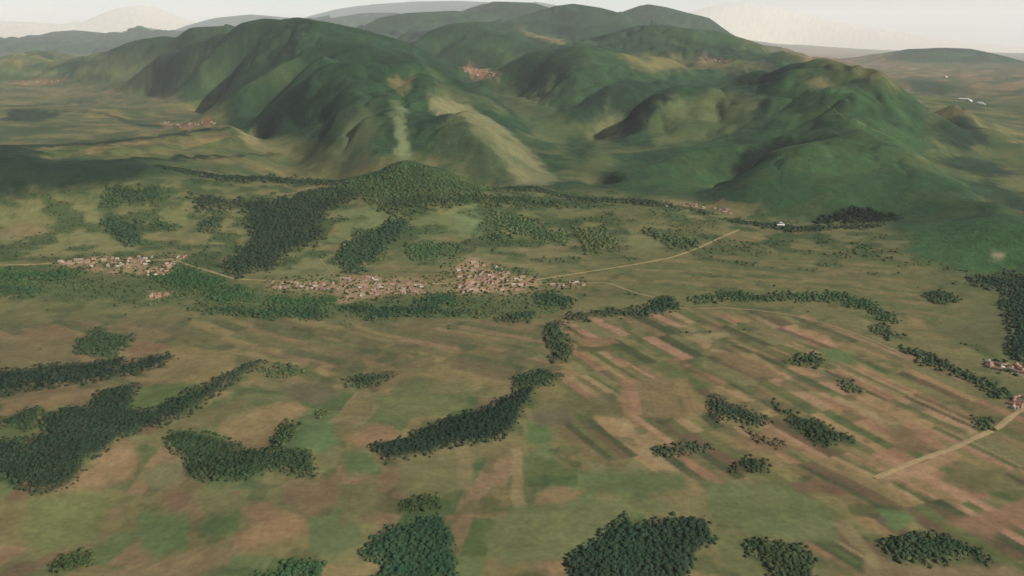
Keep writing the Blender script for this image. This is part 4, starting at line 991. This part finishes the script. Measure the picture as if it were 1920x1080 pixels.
PARTS = {}
def house_mesh(L, Wd, H, RH, wall, roof, hip=0.0, wing=False):
    V, F, MI = [], [], []
    def block(x0, x1, y0, y1, h, rh, along):
        b = len(V)
        V.extend([(x0, y0, -2), (x1, y0, -2), (x1, y1, -2), (x0, y1, -2), (x0, y0, h), (x1, y0, h), (x1, y1, h), (x0, y1, h)])
        for f in ((0, 1, 5, 4), (1, 2, 6, 5), (2, 3, 7, 6), (3, 0, 4, 7)): F.append(tuple(b + i for i in f)); MI.append(0)
        e = 0.6; b = len(V)
        X0, X1, Y0, Y1 = x0 - e, x1 + e, y0 - e, y1 + e
        hp = hip * (x1 - x0 if along else y1 - y0)
        if along: r0, r1 = (X0 + hp, (y0 + y1) / 2, h + rh), (X1 - hp, (y0 + y1) / 2, h + rh)
        else: r0, r1 = ((x0 + x1) / 2, Y0 + hp, h + rh), ((x0 + x1) / 2, Y1 - hp, h + rh)
        V.extend([(X0, Y0, h - .3), (X1, Y0, h - .3), (X1, Y1, h - .3), (X0, Y1, h - .3), r0, r1])
        fs_ = ((0, 1, 5, 4), (2, 3, 4, 5), (1, 2, 5), (3, 0, 4)) if along else ((1, 2, 5, 4), (3, 0, 4, 5), (0, 1, 4), (2, 3, 5))
        for k_, f in enumerate(fs_): F.append(tuple(b + i for i in f)); MI.append(1 if (k_ < 2 or hip > 0) else 0)
        F.append((b + 3, b + 2, b + 1, b)); MI.append(1)
    block(-L / 2, L / 2, -Wd / 2, Wd / 2, H, RH, True)
    if wing: block(L * 0.1, L * 0.1 + Wd * 0.9, -Wd / 2 - L * 0.4, -Wd / 2 + 1, H * 0.85, RH * 0.8, False)
    b = len(V); cx = L * 0.22
    V.extend([(cx + sx * .5, sy * .5 + .8, z) for z in (H + RH * .4, H + RH + 1.1) for sx, sy in ((-1, -1), (1, -1), (1, 1), (-1, 1))])
    for f in ((0, 1, 5, 4), (1, 2, 6, 5), (2, 3, 7, 6), (3, 0, 4, 7), (4, 5, 6, 7)): F.append(tuple(b + i for i in f)); MI.append(2)
    me = bpy.data.meshes.new('house'); me.from_pydata(V, [], F)
    for m_ in (wall, roof, M_CHIM): me.materials.append(m_)
    me.polygons.foreach_set('material_index', MI)
    sub = {}
    for mi, (nm, mt_) in enumerate((('wall', wall), ('roof', roof), ('chimney', M_CHIM))):
        fs2 = [f for f, q_ in zip(F, MI) if q_ == mi]
        us = sorted({i for f in fs2 for i in f}); mp = {a: b_ for b_, a in enumerate(us)}
        m2 = bpy.data.meshes.new(nm); m2.from_pydata([V[i] for i in us], [], [tuple(mp[i] for i in f) for f in fs2]); m2.materials.append(mt_)
        sub[nm] = m2
    PARTS[me.name] = sub
    return me

hr = random.Random(11)
HOUSES = []
for q in range(14):
    rk = (0, 1, 2, 0, 1, 2, 0, 2, 0, 1, 2, 3, 0, 3)[q]
    me_ = house_mesh(hr.uniform(14, 24), hr.uniform(9, 12), hr.uniform(3.5, 6), hr.uniform(3.5, 5), hr.choice(WALLS), ROOFS[rk], 0.0 if q % 3 else 0.2, q % 4 == 1)
    me_['look'] = ('orange roofed', 'brown roofed', 'pale roofed', 'light grey roofed')[rk] + (' hipped' if q % 3 == 0 else '') + (' winged' if q % 4 == 1 else '')
    HOUSES.append(me_)
BARNS = [house_mesh(hr.uniform(42, 60), hr.uniform(16, 22), 7, 4, WALLS[1], flat_mat('shed_sheet_white', (0.44, 0.42, 0.38), 0.05)) for q in range(3)]

def inside(p, poly):
    x, y = p; c = False
    for (x0, y0), (x1, y1) in zip(poly, poly[1:] + poly[:1]):
        if (y0 > y) != (y1 > y) and x < (x1 - x0) * (y - y0) / (y1 - y0) + x0: c = not c
    return c

def hamlet(poly, n, ang, label, group, name='house', meshes=None, gap=17.0, size=1.0, **k):
    got = []; tries = 0
    xs = [p[0] for p in poly]; ys = [p[1] for p in poly]
    while len(got) < n and tries < n * 60:
        tries += 1
        p = (hr.uniform(min(xs), max(xs)), hr.uniform(min(ys), max(ys)))
        if not inside(p, poly): continue
        v = place(*p, **k)
        if any((v.x - g.x) ** 2 + (v.y - g.y) ** 2 < (gap * size) ** 2 for g in got): continue
        got.append(v)
        me_ = hr.choice(meshes or HOUSES)
        split = v.length < 4700 and name == 'house'
        o = link(name, None if split else me_, label=label.replace('small tiled', me_.get('look', 'small')).replace('tiny red roofed', 'tiny ' + me_.get('look', '')), category='house' if name == 'house' else 'building', group=group)
        if split:
            sub = PARTS[me_.name]
            link('wall', sub['wall'], o); link('chimney', sub['chimney'], link('roof', sub['roof'], o))
        o.location = v
        o.rotation_euler = (0, 0, ang + hr.choice((0, math.pi / 2)) + hr.uniform(-0.2, 0.2))
        o.scale = [size] * 3
    return got

G1, G2 = 'houses of the left village', 'houses of the long village'
hamlet([(105, 489), (165, 487), (170, 497), (108, 498)], 14, 0.2, 'small tiled house at the western end of the left village', G1)
hamlet([(160, 483), (285, 481), (285, 502), (165, 502)], 34, 0.2, 'small tiled house in the middle of the left village', G1)
hamlet([(270, 515), (300, 500), (335, 478), (352, 480), (325, 500), (298, 520)], 18, 0.9, 'small tiled house by the left village crossing track', G1)
hamlet([(280, 551), (320, 552), (318, 559), (282, 559)], 6, 0.2, 'house standing apart by the stream below the left village', 'stream side houses')
hamlet([(505, 530), (640, 531), (640, 545), (510, 541)], 26, 0.05, 'small tiled house in the thin western row of the long village', G2)
hamlet([(636, 520), (715, 520), (725, 550), (640, 562)], 30, 0.05, 'small tiled house around the bend of the long village', G2)
hamlet([(725, 531), (800, 529), (800, 549), (725, 552)], 16, 0.05, 'small tiled house just west of the long village centre', G2)
hamlet([(858, 500), (868, 484), (910, 493), (950, 508), (1000, 520), (1015, 531), (980, 544), (900, 552), (850, 554)], 66, 0.3, 'small tiled house in the eastern centre of the long village', G2)
hamlet([(1020, 533), (1110, 528), (1110, 536), (1020, 540)], 7, 0.05, 'house strung along the short road east of the long village', G2)
hamlet([(1240, 377), (1300, 382), (1385, 397), (1380, 403), (1320, 396), (1245, 386)], 22, 0.1, 'small house of the hamlet hidden behind the front ridge', 'houses behind the ridge', dmin=5000, gap=22)
hamlet([(1462, 417), (1482, 417), (1482, 424), (1462, 424)], 2, 0.1, 'light roofed barn on the low ridge beside the track', 'ridge barns', 'barn', BARNS, dmin=4000, gap=30)
hamlet([(868, 126), (905, 130), (938, 142), (900, 145), (872, 137)], 26, 0.1, 'tiny red roofed house of the middle valley village', 'middle valley village', dmin=9000, gap=36, size=1.5)
hamlet([(302, 227), (340, 234), (402, 228), (402, 234), (340, 240), (308, 235)], 18, 0.1, 'tiny red roofed house of the left valley hamlet', 'left valley hamlet', dmin=8200, gap=35, size=1.3)
hamlet([(28, 152), (80, 152), (130, 146), (130, 152), (80, 158), (30, 158)], 14, 0.1, 'tiny red roofed house of the far left village', 'far left village', dmin=9000, gap=45, size=1.5)
hamlet([(1850, 678), (1918, 686), (1918, 700), (1855, 692)], 14, 0.6, 'house of the right edge hamlet next to the slanting trees', 'right edge hamlet')
hamlet([(1890, 748), (1918, 742), (1918, 766), (1895, 766)], 8, 0.6, 'house where the farm road meets the right edge', 'right edge farms')
hamlet([(1318, 107), (1368, 113), (1368, 120), (1322, 118)], 12, 0.2, 'tiny house of the tableland hamlet', 'tableland hamlet', dmin=9000, gap=40, size=1.4)
hamlet([(1802, 185), (1820, 187), (1820, 192), (1804, 190)], 2, 2.4, 'long white shed of the works on the right plain', 'white works sheds', 'shed', BARNS, dmin=8000, gap=80, size=2.6)
hamlet([(1828, 191), (1842, 192), (1842, 197), (1830, 196)], 2, 2.4, 'smaller white shed just right of the long works shed', 'white works sheds', 'shed', BARNS, dmin=8000, gap=60, size=1.7)
hamlet([(1768, 143), (1778, 143), (1778, 150), (1768, 150)], 1, 2.4, 'lone white building at the end of the bare bank', None, 'shed', BARNS, dmin=9000, size=2.6)

# look-alike houses are told apart by their order along the village
ONES = 'first second third fourth fifth sixth seventh eighth ninth tenth eleventh twelfth thirteenth fourteenth fifteenth sixteenth seventeenth eighteenth nineteenth twentieth'.split()
ORD = ONES + ['twenty-' + w_ for w_ in ONES[:9]] + ['thirtieth'] + ['thirty-' + w_ for w_ in ONES[:9]]
same = {}
for o in COL.objects:
    if o.get('category') in ('house', 'building'): same.setdefault(o['label'], []).append(o)
for lab, os_ in same.items():
    if len(os_) < 2: continue
    os_.sort(key=lambda o: o.location.x / o.location.y)
    for n_, o in enumerate(os_):
        o['label'] = lab.replace(' crowded', '').replace(' small', '') + ', ' + (ORD[n_] + ' from left' if n_ < len(os_) - 1 else 'rightmost one')
# ------------------------------------------------------------------ haze
hz = bpy.data.meshes.new('haze')
R0, ZB, ZT = 275000.0, float(HGT.min()) - 1.5, float(max(HGT.max(), 1010)) + 30
vs = [(x, y, z) for z in (ZB, ZT) for (x, y) in ((-R0, -R0), (R0, -R0), (R0, R0), (-R0, R0))]
hz.from_pydata(vs, [], [(3, 2, 1, 0), (4, 5, 6, 7), (0, 1, 5, 4), (1, 2, 6, 5), (2, 3, 7, 6), (3, 0, 4, 7)])
hm = bpy.data.materials.new('haze_air'); hm.use_nodes = True
t = hm.node_tree; t.nodes.clear()
pv = t.nodes.new('ShaderNodeVolumePrincipled'); out = t.nodes.new('ShaderNodeOutputMaterial')
pv.inputs['Color'].default_value = (*HAZE_COLOR, 1)
pv.inputs['Density'].default_value = HAZE_DENSITY
pv.inputs['Anisotropy'].default_value = 0.0
t.links.new(pv.outputs[0], out.inputs['Volume'])
hz.materials.append(hm)
link('haze', hz, kind='stuff', label='pale warm haze filling the air over the whole land', category='haze')
print('TERRAIN', HGT.min(), HGT.max(), 'regions', len(OBJ))
